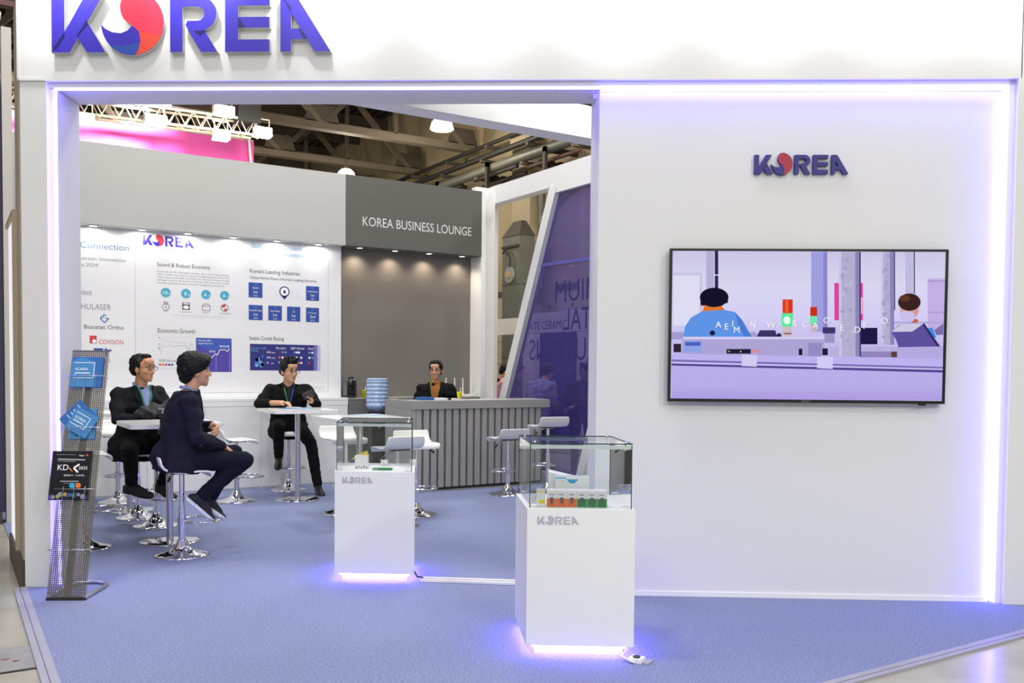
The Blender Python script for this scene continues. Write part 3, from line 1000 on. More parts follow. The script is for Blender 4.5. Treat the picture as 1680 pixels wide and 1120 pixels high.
sr(86, 585, 128, 632, '#2e2436', 4.8); sr(1320, 598, 1568, 668, '#b5a8e0', 3.1)
sp([(74, 640), (1566, 668), (1566, 712), (74, 672)], '#bdb2ee', 5); sp([(74, 672), (1566, 712), (1566, 722), (74, 684)], '#7d6cb8', 5); sp([(74, 684), (1566, 722), (1566, 730), (74, 694)], '#c9c0f2', 5); sp([(74, 694), (1566, 730), (1566, 744), (74, 706)], '#55458e', 5)
sp([(465, 645), (548, 648), (546, 712), (463, 708)], '#d2caf2', 5.3); sp([(880, 655), (966, 658), (964, 724), (878, 720)], '#d2caf2', 5.3)
sp([(1285, 520), (1330, 480), (1465, 472), (1552, 600), (1325, 604), (1310, 560)], '#5e519c', 4); sp([(1285, 520), (1335, 480), (1465, 472), (1400, 518)], '#cbc8e0', 4.4); sp([(1455, 478), (1466, 472), (1552, 600), (1535, 600)], '#372c6a', 4.5)
sp([(1485, 500), (1510, 495), (1530, 550), (1515, 555)], '#3b8ee0', 3.8); sp([(1520, 510), (1570, 475), (1568, 535), (1530, 538)], '#7b6cac', 3.7)
se(1385, 392, 52, 60, '#d8a6a6', 3.8); se(1420, 408, 14, 22, '#d09a98', 4); sp([(1395, 470), (1412, 448), (1432, 452), (1430, 470)], '#c8603e', 4.2)
se(1385, 356, 62, 48, '#3b2322', 4.3); se(1360, 335, 30, 18, '#5e3a26', 4.5); sp([(1328, 415), (1360, 405), (1412, 418), (1405, 462), (1345, 466), (1335, 440)], '#c9c0ee', 4.6)
for ch, X, Y in (('A', 335, 495), ('E', 380, 506), ('I', 414, 490), ('M', 436, 524), ('N', 527, 496), ('W', 628, 498), ('R', 757, 490), ('C', 815, 494), ('A', 871, 502), ('O', 932, 472), ('E', 1016, 514), ('D', 1101, 524), ('F', 1143, 502), ('O', 1248, 476)):
    u, v = sc(X, Y)
    p.text(ch, u, v, em('#fbfbff'), size=0.058, w=7, align='C')
    p.text(ch, u + 0.002, v - 0.002, em('#5a5088'), size=0.058, w=6.5, align='C')
p.build('screen', t)
p = Print(0.0065); p.text('SAMSUNG', TW / 2, 0.006, M('tv_logo_grey', '#8d8d92', 0.4), size=0.012, w=1, align='C'); p.build('maker_mark', t)

# ------------------------------------------------------------------ posters on the back wall (u = world x, v = height)
Y0 = 11.57
t = thing('wall_poster', 'left white poster listing partner companies, partly behind the jamb', 'poster', (0, Y0, 0))
p = Print(0.0); p.rect(0.6, 1.2, 1.905, 3.12, M('poster_white', '#e3e3e4', 0.5), 1); p.build('sheet', t)
p = Print(0.001); p.text('by Connection', 1.848, 2.892, ink_blue, size=0.105, width=0.66, align='R'); p.build('headline', t)
p = Print(0.001)
p.text('Momentum of Korean Innovation', 1.81, 2.755, ink_mid, size=0.06, width=0.93, align='R')
p.text('K-Expo 2024!', 1.515, 2.68, ink_mid, size=0.06, width=0.33, align='R'); p.build('subtitle', t)
p = Print(0.001); p.text('gident', 1.285, 2.35, ink_mid, size=0.09, width=0.158); p.build('company_logo', t)
p = Print(0.001); p.text('HULASER', 1.328, 2.185, ink_mid, size=0.095, width=0.32); p.build('company_logo', t)
p = Print(0.001); p.text('Biocetec Ortho', 1.357, 1.96, ink, size=0.07, width=0.425)
p.line([(1.576, 2.135), (1.53, 2.085), (1.576, 2.035), (1.622, 2.085), (1.585, 2.085)], 0.013, ink_blue); p.line([(1.6, 2.135), (1.555, 2.09)], 0.012, ink_sky); p.build('company_logo', t)
p = Print(0.001); p.text('COVISION', 1.515, 1.785, p_red, size=0.075, width=0.265); p.rect(1.415, 1.79, 1.49, 1.88, p_red, 1); p.disc(1.463, 1.815, 0.022, p_white, 2); p.build('company_logo', t)
p = Print(0.001); p.rect(1.457, 1.69, 1.56, 1.735, p_blue); p.rect(1.575, 1.65, 1.6, 1.735, p_blue); p.rect(1.6, 1.70, 1.65, 1.72, p_blue); p.text('Ltd.', 1.56, 1.575, ink_mid, size=0.06); p.build('company_logo', t)

t = thing('wall_poster', 'large white poster with economy charts, blue tiles and a credit table', 'poster', (0, Y0, 0))
p = Print(0.0); p.rect(1.925, 1.205, 4.322, 3.12, M('poster_white_large', '#e3e3e4', 0.5), 1)
p.line([(1.915, 1.2), (1.915, 3.12)], 0.006, ink_lt, 2); p.line([(1.925, 1.208), (4.322, 1.208), (4.322, 3.12)], 0.006, ink_lt, 2); p.build('sheet', t)
p = Print(0.001); sign_flat(p, 2.003, 2.978, 0.123, 0.594, sign_blue, sign_red, sign_blue); p.build('country_logo', t)
p = Print(0.001); p.text('Sound & Robust Economy', 2.163, 2.735, ink, size=0.068, width=0.625); p.build('headline', t)
p = Print(0.001)
for i, ln in enumerate(("Korea's the world's 10th largest economy, with a value of approximately", 'USD 1.6 trillion. Also, Korea\'s economic fundamentals are solid, with its', 'trade volume ranking 8th as of 2022, and with the 9th largest foreign',
                        "exchange reserve in the world as of February 2023. The country's stable", 'economy continues to support business management and growth.')):
    p.text(ln, 2.163, 2.665 - i * 0.034, ink_mid, size=0.028, width=0.86 if i < 4 else 0.80)
p.build('body_text', t)
for u, n_ in ((2.262, '10'), (2.497, '8'), (2.736, '6'), (2.963, '6')):
    p = Print(0.001); p.disc(u, 2.422, 0.058, p_teal, 1); p.text(n_, u - 0.006, 2.4, p_white, size=0.06, w=2, align='C'); p.text('th', u + 0.028, 2.4, p_white, size=0.03, w=2); p.build('rank_badge', t)
p = Print(0.001); p.ring(2.261, 2.25, 0.043, 0.006, p_dark); p.line([(2.235, 2.31), (2.25, 2.285), (2.272, 2.285), (2.288, 2.31), (2.235, 2.31)], 0.006, p_dark); p.text('$', 2.261, 2.235, p_dark, size=0.04, align='C'); p.build('icon', t)
p = Print(0.001); p.rect(2.452, 2.225, 2.542, 2.312, p_dark); p.disc(2.497, 2.255, 0.035, p_white, 2, ry=0.022); p.rect(2.465, 2.29, 2.53, 2.305, p_white, 2); p.build('icon', t)
p = Print(0.001); p.line([(2.69, 2.225), (2.69, 2.28), (2.71, 2.305), (2.765, 2.305), (2.785, 2.28), (2.785, 2.225), (2.69, 2.225)], 0.006, p_dark); p.line([(2.69, 2.28), (2.785, 2.28)], 0.006, p_dark); p.build('icon', t)
p = Print(0.001); p.line([(2.92, 2.245), (2.963, 2.22), (3.005, 2.245), (3.005, 2.29), (2.963, 2.315), (2.92, 2.29), (2.92, 2.245)], 0.007, p_dark); p.poly([(2.925, 2.29), (2.963, 2.31), (2.98, 2.29), (2.94, 2.265)], p_red, 2); p.poly([(2.955, 2.25), (2.99, 2.265), (2.99, 2.24), (2.963, 2.225)], p_red, 2); p.build('icon', t)
p = Print(0.001)
for u, s_ in ((2.26, 'GDP'), (2.5, 'Trade volume'), (2.735, 'Export'), (2.965, 'Trade balance')):
    p.text(s_, u, 2.19, ink_mid, size=0.026, align='C')
p.line([(2.33, 2.155), (2.95, 2.155)], 0.004, ink_lt); p.line([(2.45, 2.135), (2.98, 2.135)], 0.003, ink_lt); p.build('caption', t)
p = Print(0.001); p.text('Economic Growth', 2.167, 1.938, ink, size=0.074, width=0.44); p.build('headline', t)
p = Print(0.001); pts = [(2.2, 1.66), (2.215, 1.8), (2.25, 1.77), (2.3, 1.79), (2.36, 1.77), (2.42, 1.785), (2.5, 1.78), (2.52, 1.72), (2.54, 1.81), (2.57, 1.79), (2.6, 1.73)]
p.line(pts, 0.006, ink_lt); p.line([(2.2, 1.85), (2.3, 1.83), (2.48, 1.82), (2.52, 1.68), (2.56, 1.83)], 0.004, ink_lt)
for z in (1.87, 1.79, 1.75, 1.73):
    p.rect(2.178, z, 2.188, z + 0.012, ink)
p.text('GDP Growth', 2.175, 1.585, ink, size=0.042)
for k, m in enumerate((p_red, p_orange, p_red, p_blue, p_dark)):
    p.disc(2.19 + k * 0.035, 1.55, 0.014, m)
p.line([(2.17, 1.5), (2.6, 1.5)], 0.004, ink_lt); p.build('line_chart', t)
p = Print(0.001); p.rect(2.613, 1.465, 3.047, 1.886, p_purple, 1); p.poly([(2.613, 1.886), (3.047, 1.886), (3.047, 1.77), (2.8, 1.72), (2.613, 1.8)], M('print_mid_blue', '#3c56ae', 0.5), 2)
p.text("World's 8th", 2.635, 1.843, p_white, size=0.032, w=3); p.text('Largest Exporter', 2.635, 1.81, p_white, size=0.027, w=3)
p.line([(2.72, 1.57), (2.78, 1.62), (2.85, 1.695), (2.87, 1.675), (2.9, 1.74), (2.97, 1.745), (2.99, 1.72), (3.02, 1.76)], 0.008, p_white, 3)
p.line([(2.855, 1.69), (2.855, 1.47)], 0.003, ink_lt, 3); p.line([(3.02, 1.76), (3.02, 1.47)], 0.003, ink_lt, 3)
p.text('$422B', 2.77, 1.71, p_white, size=0.03, w=3); p.text('$632.6B', 2.9, 1.775, p_white, size=0.036, w=3); p.build('export_chart', t)
p = Print(0.001); p.text('Sustainable Growth', 3.3, 3.045, ink_sky, size=0.085, width=0.66, slant=0.2); p.text('with Innovative Korea', 3.52, 2.965, ink_sky, size=0.08, width=0.68, slant=0.2); p.build('headline', t)
p = Print(0.001); p.text("Korea's Leading Industries", 3.28, 2.728, ink, size=0.072, width=0.65); p.build('headline', t)
p = Print(0.001); p.text("Global Market Share of Korea's Leading Industries", 3.28, 2.652, ink, size=0.05, width=0.88); p.build('caption', t)
for (u0, v0, a_, b_, c_) in ((3.262, 2.415, 'DRAM', '1st', '70.5%'), (4.015, 2.41, 'Shipbuilding', '1st', '38%'), (3.263, 2.13, 'Forklifts-Gold', '1st', '48.7%'), (3.514, 2.132, 'Nand Flash', '1st', '52.6%'), (3.76, 2.13, 'TV', '1st', '47.5%'), (4.015, 2.128, 'EV battery', '2nd', '23.7%')):
    p = Print(0.001); p.rect(u0, v0, u0 + 0.178, v0 + 0.19, p_blue, 1); p.text(a_, u0 + 0.089, v0 + 0.112, p_white, size=0.028, w=2, align='C'); p.text(b_, u0 + 0.089, v0 + 0.055, p_white, size=0.05, w=2, align='C'); p.text(c_, u0 + 0.089, v0 + 0.015, p_white, size=0.024, w=2, align='C')
    p.ring(u0 + 0.089, v0 + 0.163, 0.016, 0.002, ink_sky, 2); p.build('industry_tile', t)
p = Print(0.001)
for k in range(14):
    a = k * 0.9
    p.line([(3.5 + 0.03 * k + 0.02 * math.sin(a * 3), 2.5 + 0.07 * math.sin(a)), (3.53 + 0.03 * k, 2.5 + 0.07 * math.sin(a + 1.1))], 0.003, ink_lt)
p.disc(3.726, 2.51, 0.068, p_navy, 2); p.disc(3.726, 2.51, 0.053, p_white, 3); p.poly([(3.675, 2.47), (3.777, 2.47), (3.726, 2.405)], p_navy, 2); p.disc(3.726, 2.51, 0.02, p_red, 4); p.disc(3.726, 2.502, 0.018, p_blue, 5); p.build('map_pin', t)
p = Print(0.001); p.text('Stable Credit Rating', 3.271, 1.875, ink, size=0.07, width=0.45); p.build('headline', t)
p = Print(0.001); p.rect(3.278, 1.488, 4.12, 1.826, p_navy, 1); p.rect(4.12, 1.488, 4.17, 1.826, M('print_navy_mid', '#6f6ab0', 0.5), 1); p.rect(4.17, 1.488, 4.213, 1.826, M('print_navy_pale', '#b9b7d8', 0.5), 1)
p.text('Korea Credit', 3.295, 1.762, ink_sky, size=0.036, w=2); p.text('Rating', 3.295, 1.73, ink_sky, size=0.036, w=2)
for s_, u in (("Moody's", 3.68), ('S&P Global', 3.9), ('Fitch', 4.08)):
    p.text(s_, u, 1.765, p_white, size=0.04, w=2, align='C')
for k, s_ in enumerate(('AAstable', 'AAstable', 'A plus')):
    v = 1.71 - k * 0.068
    p.text(s_[:2], 3.49, v, p_white, size=0.042, w=2); p.text(s_[2:], 3.55, v, p_white, size=0.024, w=2); p.line([(3.48, v + 0.048), (4.15, v + 0.048)], 0.003, p_purple, 2)
    for u in (3.66, 3.70, 3.74, 3.86, 3.89, 3.92, 3.95, 4.06, 4.1):
        if random.random() < 0.8:
            p.disc(u, v + 0.015, 0.014, random.choice((p_white, p_white, p_red, p_orange, p_teal)), 2)
for k in range(10):
    p.disc(3.4 + random.uniform(-0.05, 0.05), 1.62 + random.uniform(-0.08, 0.05), 0.025, random.choice((p_blue, ink_sky, M('print_bright', '#3f6cd0', 0.5))), 2, 8)
p.build('rating_table', t)
p = Print(0.001); p.text('EXPO SERIES', 4.262, 1.232, ink_lt, size=0.07, slant=0.2, align='R'); p.build('footer', t)

# recessed spots under the headers
def downlight(x, y, z, mat, label, grp):
    t = thing('downlight', label, 'spotlight', (x, y, z), group=grp)
    b = MB(); b.lathe([(0.03, -0.001), (0.055, -0.002), (0.058, -0.008), (0.048, -0.012), (0.034, -0.006)], 20); b.build('trim_ring', steel, t)
    b = MB(); b.lathe([(0, -0.009), (0.036, -0.009), (0.036, -0.001)], 16); b.build('bulb', mat, t)
ORD = ('leftmost', 'second from the left', 'third from the left', 'fourth from the left', 'fifth from the left', 'rightmost')
for k, x in enumerate((1.45, 1.98, 2.5, 3.05, 3.6, 4.15)):
    downlight(x, 11.47, 3.145, lamp_on, 'small white spot under the light grey header, ' + ORD[k] + ' of six', 'white spots under the light header')
    spot_light('poster_spot', (x, 11.45, 3.12), (x, 11.50, 2.0), 7.5, 174, (1, 0.99, 0.97), 0.1, 0.08)
for k, x in enumerate((4.736, 5.255, 5.779, 6.306)):
    downlight(x, 11.5, 3.15, warm_on, 'warm spot under the dark grey lounge header, ' + ('leftmost', 'second from the left', 'third from the left', 'rightmost')[k] + ' of four', 'warm spots under the dark header')
    spot_light('niche_spot', (x, 11.54, 3.12), (x, 11.60, 2.2), 14, 130, (1.0, 0.82, 0.62), 1.0, 0.03)

# ------------------------------------------------------------------ bar tables
def bar_table(x, y, label, side=0.76, group='white square bar tables'):
    t = thing('bar_table', label, 'table', (x, y, 0), group=group)
    h = side / 2
    r = 0.06
    pts = []
    for cx, cy, a0 in ((h - r, h - r, 0), (-h + r, h - r, 90), (-h + r, -h + r, 180), (h - r, -h + r, 270)):
        for k in range(6):
            a = math.radians(a0 + 18 * k)
            pts.append((cx + r * math.cos(a), cy + r * math.sin(a)))
    b = MB(); b.plan(pts, 1.015, 1.05); b.build('tabletop', white_gloss, t)
    b = MB(); b.tube([(0, 0, 0.02), (0, 0, 1.0)], 0.031, 20); b.build('pole', steel, t)
    b = MB(); b.box(-0.13, 0.13, -0.13, 0.13, 1.0, 1.015); b.build('mounting_plate', steel, t)
    b = MB(); b.lathe([(0, 0.024), (0.06, 0.023), (0.235, 0.014), (0.25, 0.008), (0.25, 0.0), (0, 0.0)], 40); b.build('base', chrome, t)
    return t
bar_table(1.64, 8.27, 'white square bar table behind the man with his back turned')
bar_table(3.44, 10.20, 'white square bar table where the man with the notebook sits')
bar_table(3.47, 8.42, 'white square bar table behind the farther showcase, pale folder on top')
bar_table(1.63, 10.25, 'white square bar table at far left with a small blue box on it')

# ------------------------------------------------------------------ bar stools
def bar_stool(x, y, h, facing, label):
    """facing: heading of the sitter, 0 = -y"""
    t = thing('bar_stool', label, 'stool', (x, y, 0), facing, 'white adjustable bar stools')
    b = MB(); b.lathe([(0.0, 0.0), (0.215, 0.0), (0.217, 0.006), (0.205, 0.014), (0.14, 0.028), (0.085, 0.05), (0.052, 0.085), (0.04, 0.12), (0.032, 0.13)], 40); b.build('base', chrome, t)
    b = MB(); b.tube([(0, 0, 0.12), (0, 0, h * 0.58)], 0.028, 20); b.build('outer_pole', chrome, t)
    b = MB(); b.tube([(0, 0, h * 0.58), (0, 0, h - 0.03)], 0.021, 20); b.build('inner_pole', chrome, t)
    zr = max(0.22, h * 0.40)
    pts = [(0.0, -0.02, zr)] + [(0.17 * math.sin(math.radians(a)), -0.16 + 0.15 * -math.cos(math.radians(a)) , zr) for a in range(-150, 151, 20)] + [(0.0, -0.02, zr)]
    b = MB(); b.tube(pts, 0.0105, 10); b.build('footrest', chrome, t)
    b = MB(); b.tube([(0, 0, zr - 0.03), (0, 0, zr + 0.03)], 0.034, 20); b.build('collar', steel, t)
    b = MB(); b.box(-0.09, 0.09, -0.09, 0.09, h - 0.03, h - 0.016); b.build('seat_plate', black_matte, t)
    b = MB(); b.tube([(0.05, 0.03, h - 0.035), (0.14, 0.05, h - 0.06), (0.20, 0.06, h - 0.105)], [0.006, 0.006, 0.006], 8); b.cur = 1; b.tube([(0.165, 0.055, h - 0.078), (0.215, 0.062, h - 0.118)], 0.011, 8); b.build('lever', [steel, black], t)
    prof = [(-0.205, -0.055), (-0.203, -0.03), (-0.193, -0.01), (-0.17, 0.001), (-0.10, 0.001), (0.0, -0.006), (0.08, -0.003), (0.13, 0.006), (0.165, 0.028), (0.183, 0.06), (0.192, 0.10), (0.197, 0.118)]
    N = len(prof)
    W = 0.2
    th = 0.016
    b = MB()
    nrm = []
    for i in range(N):
        a, c_ = prof[max(0, i - 1)], prof[min(N - 1, i + 1)]
        d = Vector((c_[0] - a[0], c_[1] - a[1])).normalized()
        nrm.append((-d.y, d.x))
    J = 8
    vs = []
    for side in (0, 1):
        for i in range(N):
            end = min(i, N - 1 - i)
            w = W * (0.9, 0.965, 0.99)[end] if end < 3 else W
            for j in range(J + 1):
                u = -1 + 2 * j / J
                dish = 0.006 * (u * u) if 3 < i < 9 else 0
                q = prof[i]
                vs.append((u * w, q[0] - nrm[i][0] * th * side, h + q[1] + dish - nrm[i][1] * th * side))
    st = J + 1
    o2 = N * st
    fs = []
    for i in range(N - 1):
        for j in range(J):
            a = i * st + j
            fs.append((a, a + 1, a + st + 1, a + st)); fs.append((o2 + a, o2 + a + st, o2 + a + st + 1, o2 + a + 1))
        for j in (0, J):
            a = i * st + j
            fs.append((a, a + st, o2 + a + st, o2 + a))
    for i in (0, N - 1):
        for j in range(J):
            a = i * st + j
            fs.append((a, a + 1, o2 + a + 1, o2 + a))
    b.smooth = True
    b.add(vs, fs)
    o = b.build('seat', seat_white, t)
    md = o.modifiers.new('rounding', 'BEVEL'); md.width = 0.006; md.segments = 2; md.limit_method = 'ANGLE'
    return t
SX = PI / 2
bar_stool(1.62, 9.72, 0.72, 0.0, 'empty white bar stool hidden behind the man with the dark bag')
bar_stool(1.69, 9.14, 0.70, 0.5, 'white bar stool under the man in glasses holding a dark bag')
bar_stool(1.605, 7.62, 0.70, SX, 'white bar stool under the man with his back turned')
bar_stool(2.785, 10.38, 0.71, SX, 'empty white bar stool seen side-on between the suited man and the notebook table')
bar_stool(1.614, 10.93, 0.80, 0.0, 'empty white bar stool at the far left table, back to the cabinet')
bar_stool(1.08, 11.08, 0.62, 0.6, 'white bar stool farthest left against the low cabinet, mostly behind the rack')
bar_stool(0.96, 8.32, 0.80, SX, 'white bar stool right behind the brochure rack')
bar_stool(3.6, 11.03, 0.74, -0.1, 'white bar stool under the man in black writing')
bar_stool(3.52, 8.98, 0.80, 0.0, 'empty white bar stool left of the farther showcase, back raised')
bar_stool(3.70, 8.02, 0.77, PI, 'empty white bar stool seen through the glass of the farther showcase')
bar_stool(4.15, 8.53, 0.76, -0.15, 'empty white bar stool right of the farther showcase')
bar_stool(5.80, 9.38, 0.70, PI - 0.1, 'empty white bar stool at the middle of the slatted counter')
bar_stool(6.32, 9.28, 0.84, PI - 0.15, 'empty white bar stool at the right end of the slatted counter')

# things lying on the tables
b = MB(); b.box(-0.15, 0.15, -0.11, 0.11, 0, 0.006); b.box(-0.14, 0.16, -0.1, 0.12, 0.006, 0.010)
tag(b.build('folder', M('pale_blue_folder', '#b7c6d2', 0.5), None, (3.62, 8.55, 1.05), 0.3), 'pale blue folder on the table behind the farther showcase', 'folder')
b = MB(); b.box(-0.06, 0.06, -0.04, 0.04, 0, 0.028, 0.004)
tag(b.build('leaflet_box', bro_blue, None, (1.56, 10.28, 1.05), 0.4), 'small blue leaflet box on the far left table', 'box')
b = MB(); b.box(-0.1, 0.1, -0.07, 0.07, 0, 0.004)
tag(b.build('leaflet', ink_lt, None, (1.87, 8.42, 1.05), 0.2), 'thin printed leaflet on the table behind the man with his back turned', 'leaflet')
for i, (x, y, r, m) in enumerate(((3.38, 10.36, 0.3, bro_blue), (3.56, 10.33, -0.1, ink_sky))):
    b = MB(); b.box(-0.1, 0.1, -0.07, 0.07, 0, 0.005)
    tag(b.build('leaflet', m, None, (x, y, 1.05), r), ['blue leaflet under the writing hand on the bar table', 'pale sky blue leaflet beside the notebook on the bar table'][i], 'leaflet')
b = MB(); b.box(-0.07, 0.07, -0.05, 0.05, 0, 0.006); 
tag(b.build('note_paper', paper, None, (3.47, 10.42, 1.056), 0.5), 'white note paper under the writing hand', 'paper')

# ------------------------------------------------------------------ slatted counter
t = thing('bar_counter', 'long grey bar counter with vertical slats and a flat top', 'counter', (0, 9.986, 0))
b = MB(); b.box(4.79, 6.83, 0.0, 0.50, 1.03, 1.135, 0.004); b.build('countertop', counter_top, t)
b = MB(); b.box(4.86, 6.74, 0.045, 0.40, 0.06, 1.03); b.cur = 1; b.box(4.86, 6.74, 0.075, 0.4, 0, 0.06); b.build('body', [M('counter_groove', '#5f5f5a', 0.7), M('counter_plinth', '#4c4c4a', 0.7)], t)
x = 4.865
while x < 6.7:
    b = MB(); b.box(x, x + 0.072, 0.018, 0.045, 0.055, 1.03); b.build('slat', counter_grey, t)
    x += 0.1035
b = MB(); b.box(4.79, 4.86, 0.02, 0.78, 0, 1.03); b.box(4.79, 4.9, 0.5, 0.78, 1.03, 1.135); b.build('side_panel', counter_grey, t)
b = MB(); b.box(4.86, 6.74, 0.03, 0.06, 0.0, 0.018); b.build('kickboard', counter_grey, t)
t = thing('back_counter', 'grey back counter along the niche wall holding the coffee machine', 'counter', (0, 11.36, 0))
b = MB(); b.box(4.525, 6.54, 0.0, 0.31, 0, 1.11); b.build('body', M('back_counter_grey', '#6d6c67', 0.7), t)
b = MB(); b.box(4.522, 6.545, -0.005, 0.315, 1.11, 1.13); b.build('worktop', counter_top, t)

# coffee machine
t = thing('coffee_machine', 'black capsule coffee machine with a clear water tank on the back counter', 'coffee machine', (4.625, 11.5, 1.13), -0.5)
b = MB(); b.box(-0.06, 0.06, -0.07, 0.12, 0, 0.03, 0.008); b.box(-0.055, 0.055, 0.02, 0.12, 0.03, 0.17, 0.015); b.build('body', black, t)
b = MB(); b.tube([(0, 0.12, 0.165), (0, 0.06, 0.21), (0, -0.03, 0.225), (0, -0.085, 0.20), (0, -0.095, 0.16)], [0.05, 0.058, 0.058, 0.05, 0.03], 16); b.build('head', black, t)
b = MB(); b.tube([(0, -0.07, 0.15), (0, -0.07, 0.10)], [0.022, 0.014], 12); b.build('spout', black, t)
b = MB(); b.tube([(-0.05, -0.05, 0.24), (0.05, -0.05, 0.24)], 0.012, 8); b.build('handle', steel, t)
b = MB(); b.tube([(-0.09, 0.07, 0.02), (-0.09, 0.07, 0.2)], 0.042, 18); b.build('water_tank', GLASS('grey_tank', (0.45, 0.46, 0.47), (0.35, 0.36, 0.38), 0.5), t)
b = MB(); b.box(-0.05, 0.05, -0.12, -0.03, 0.0, 0.02, 0.004); b.build('drip_tray', black_matte, t)
def cup(x, y, z, label):
    t = thing('paper_cup', label, 'cup', (x, y, z))
    b = MB(); b.lathe([(0, 0.002), (0.026, 0.002), (0.026, 0.0), (0.037, 0.093), (0.04, 0.094), (0.04, 0.098), (0.036, 0.098), (0.0, 0.085)], 20); b.build('cup_body', yellow, t)
    b = MB(); b.tube([(0.01, 0, 0.08), (0.015, 0.005, 0.15)], 0.004, 6); b.build('straw', paper, t)
cup(4.80, 11.47, 1.13, 'yellow paper cup with straw beside the coffee machine')
cup(5.615, 10.28, 1.135, 'yellow paper cup on the slatted counter in front of the router')

# water dispenser
t = thing('water_dispenser', 'black water dispenser with big blue bottle left of the counter', 'water dispenser', (4.775, 10.99, 0))
b = MB(); b.box(-0.13, 0.13, -0.15, 0.15, 0.0, 0.93, 0.02); b.build('cabinet', black, t)
b = MB(); b.box(-0.1, 0.1, -0.153, -0.148, 0.6, 0.85); b.build('dispensing_bay', black_matte, t)
for k in (-0.05, 0.05):
    b = MB(); b.tube([(k, -0.15, 0.8), (k, -0.19, 0.8), (k, -0.19, 0.76)], 0.012, 8); b.build('tap', steel, t)
b = MB(); b.lathe([(0.05, 0.92), (0.12, 0.93), (0.13, 0.955), (0.05, 0.96)], 28); b.build('collar', black_matte, t)
prof = [(0.03, 0.94), (0.05, 0.955), (0.115, 1.0), (0.142, 1.03)]
z = 1.04
while z < 1.36:
    prof += [(0.144, z), (0.144, z + 0.028), (0.137, z + 0.034), (0.137, z + 0.042)]
    z += 0.05
prof += [(0.144, 1.37), (0.13, 1.395), (0.06, 1.40), (0.0, 1.395)]
b = MB(); b.lathe(prof, 32); b.build('bottle', water_m, t)

# router on the back counter
t = thing('wifi_router', 'white router with four upright antennas on the back counter', 'router', (6.27, 11.47, 1.13))
b = MB(); b.box(-0.19, 0.19, -0.06, 0.06, 0.0, 0.035, 0.006); b.build('case', seat_white, t)
for x in (-0.2, -0.06, 0.075, 0.21):
    b = MB(); b.tube([(x, 0.05, 0.01), (x, 0.05, 0.06), (x, 0.05, 0.27)], [0.011, 0.011, 0.008], 8); b.build('antenna', seat_white, t)
b = MB(); b.tube([(0.19, 0, 0.02), (0.25, -0.02, 0.07), (0.33, 0.0, 0.02), (0.27, -0.03, 0.012)], 0.006, 6)
tag(b.build('cable', paper, None, (6.27, 11.44, 1.13)), 'loose white cable beside the router', 'cable')
b = MB(); b.box(0, 0.17, -0.1, 0.1, 0, 0.035, 0.002)
tag(b.build('leaflet_box', bro_mid, None, (5.02, 10.26, 1.135)), 'blue brochure stack at the left end of the slatted counter', 'brochure')
b = MB(); b.box(0, 0.2, -0.08, 0.08, 0, 0.022, 0.002)
tag(b.build('booklet', paper, None, (5.2, 10.27, 1.135), -0.05), 'white and blue booklet lying next to the blue brochures', 'booklet')
b = MB(); b.box(0, 0.19, -0.09, 0.09, 0, 0.014, 0.002)
tag(b.build('paper_stack', white, None, (5.41, 10.28, 1.135), 0.05), 'white paper stack on the counter before the standing man', 'paper')
b = MB(); b.box(-0.014, 0.014, -0.02, 0.02, 0.0, 0.03, 0.003)
tag(b.build('clip', black, None, (5.405, 10.16, 1.135)), 'small black clip on the counter between the papers', 'clip')

# ------------------------------------------------------------------ glass showcases
class SK(MB):          # the showcases stand slightly askew: their sides run a little off square
    def add(s, verts, faces):
        MB.add(s, [(p[0] - 0.138 * p[1], p[1], p[2]) for p in verts], faces)

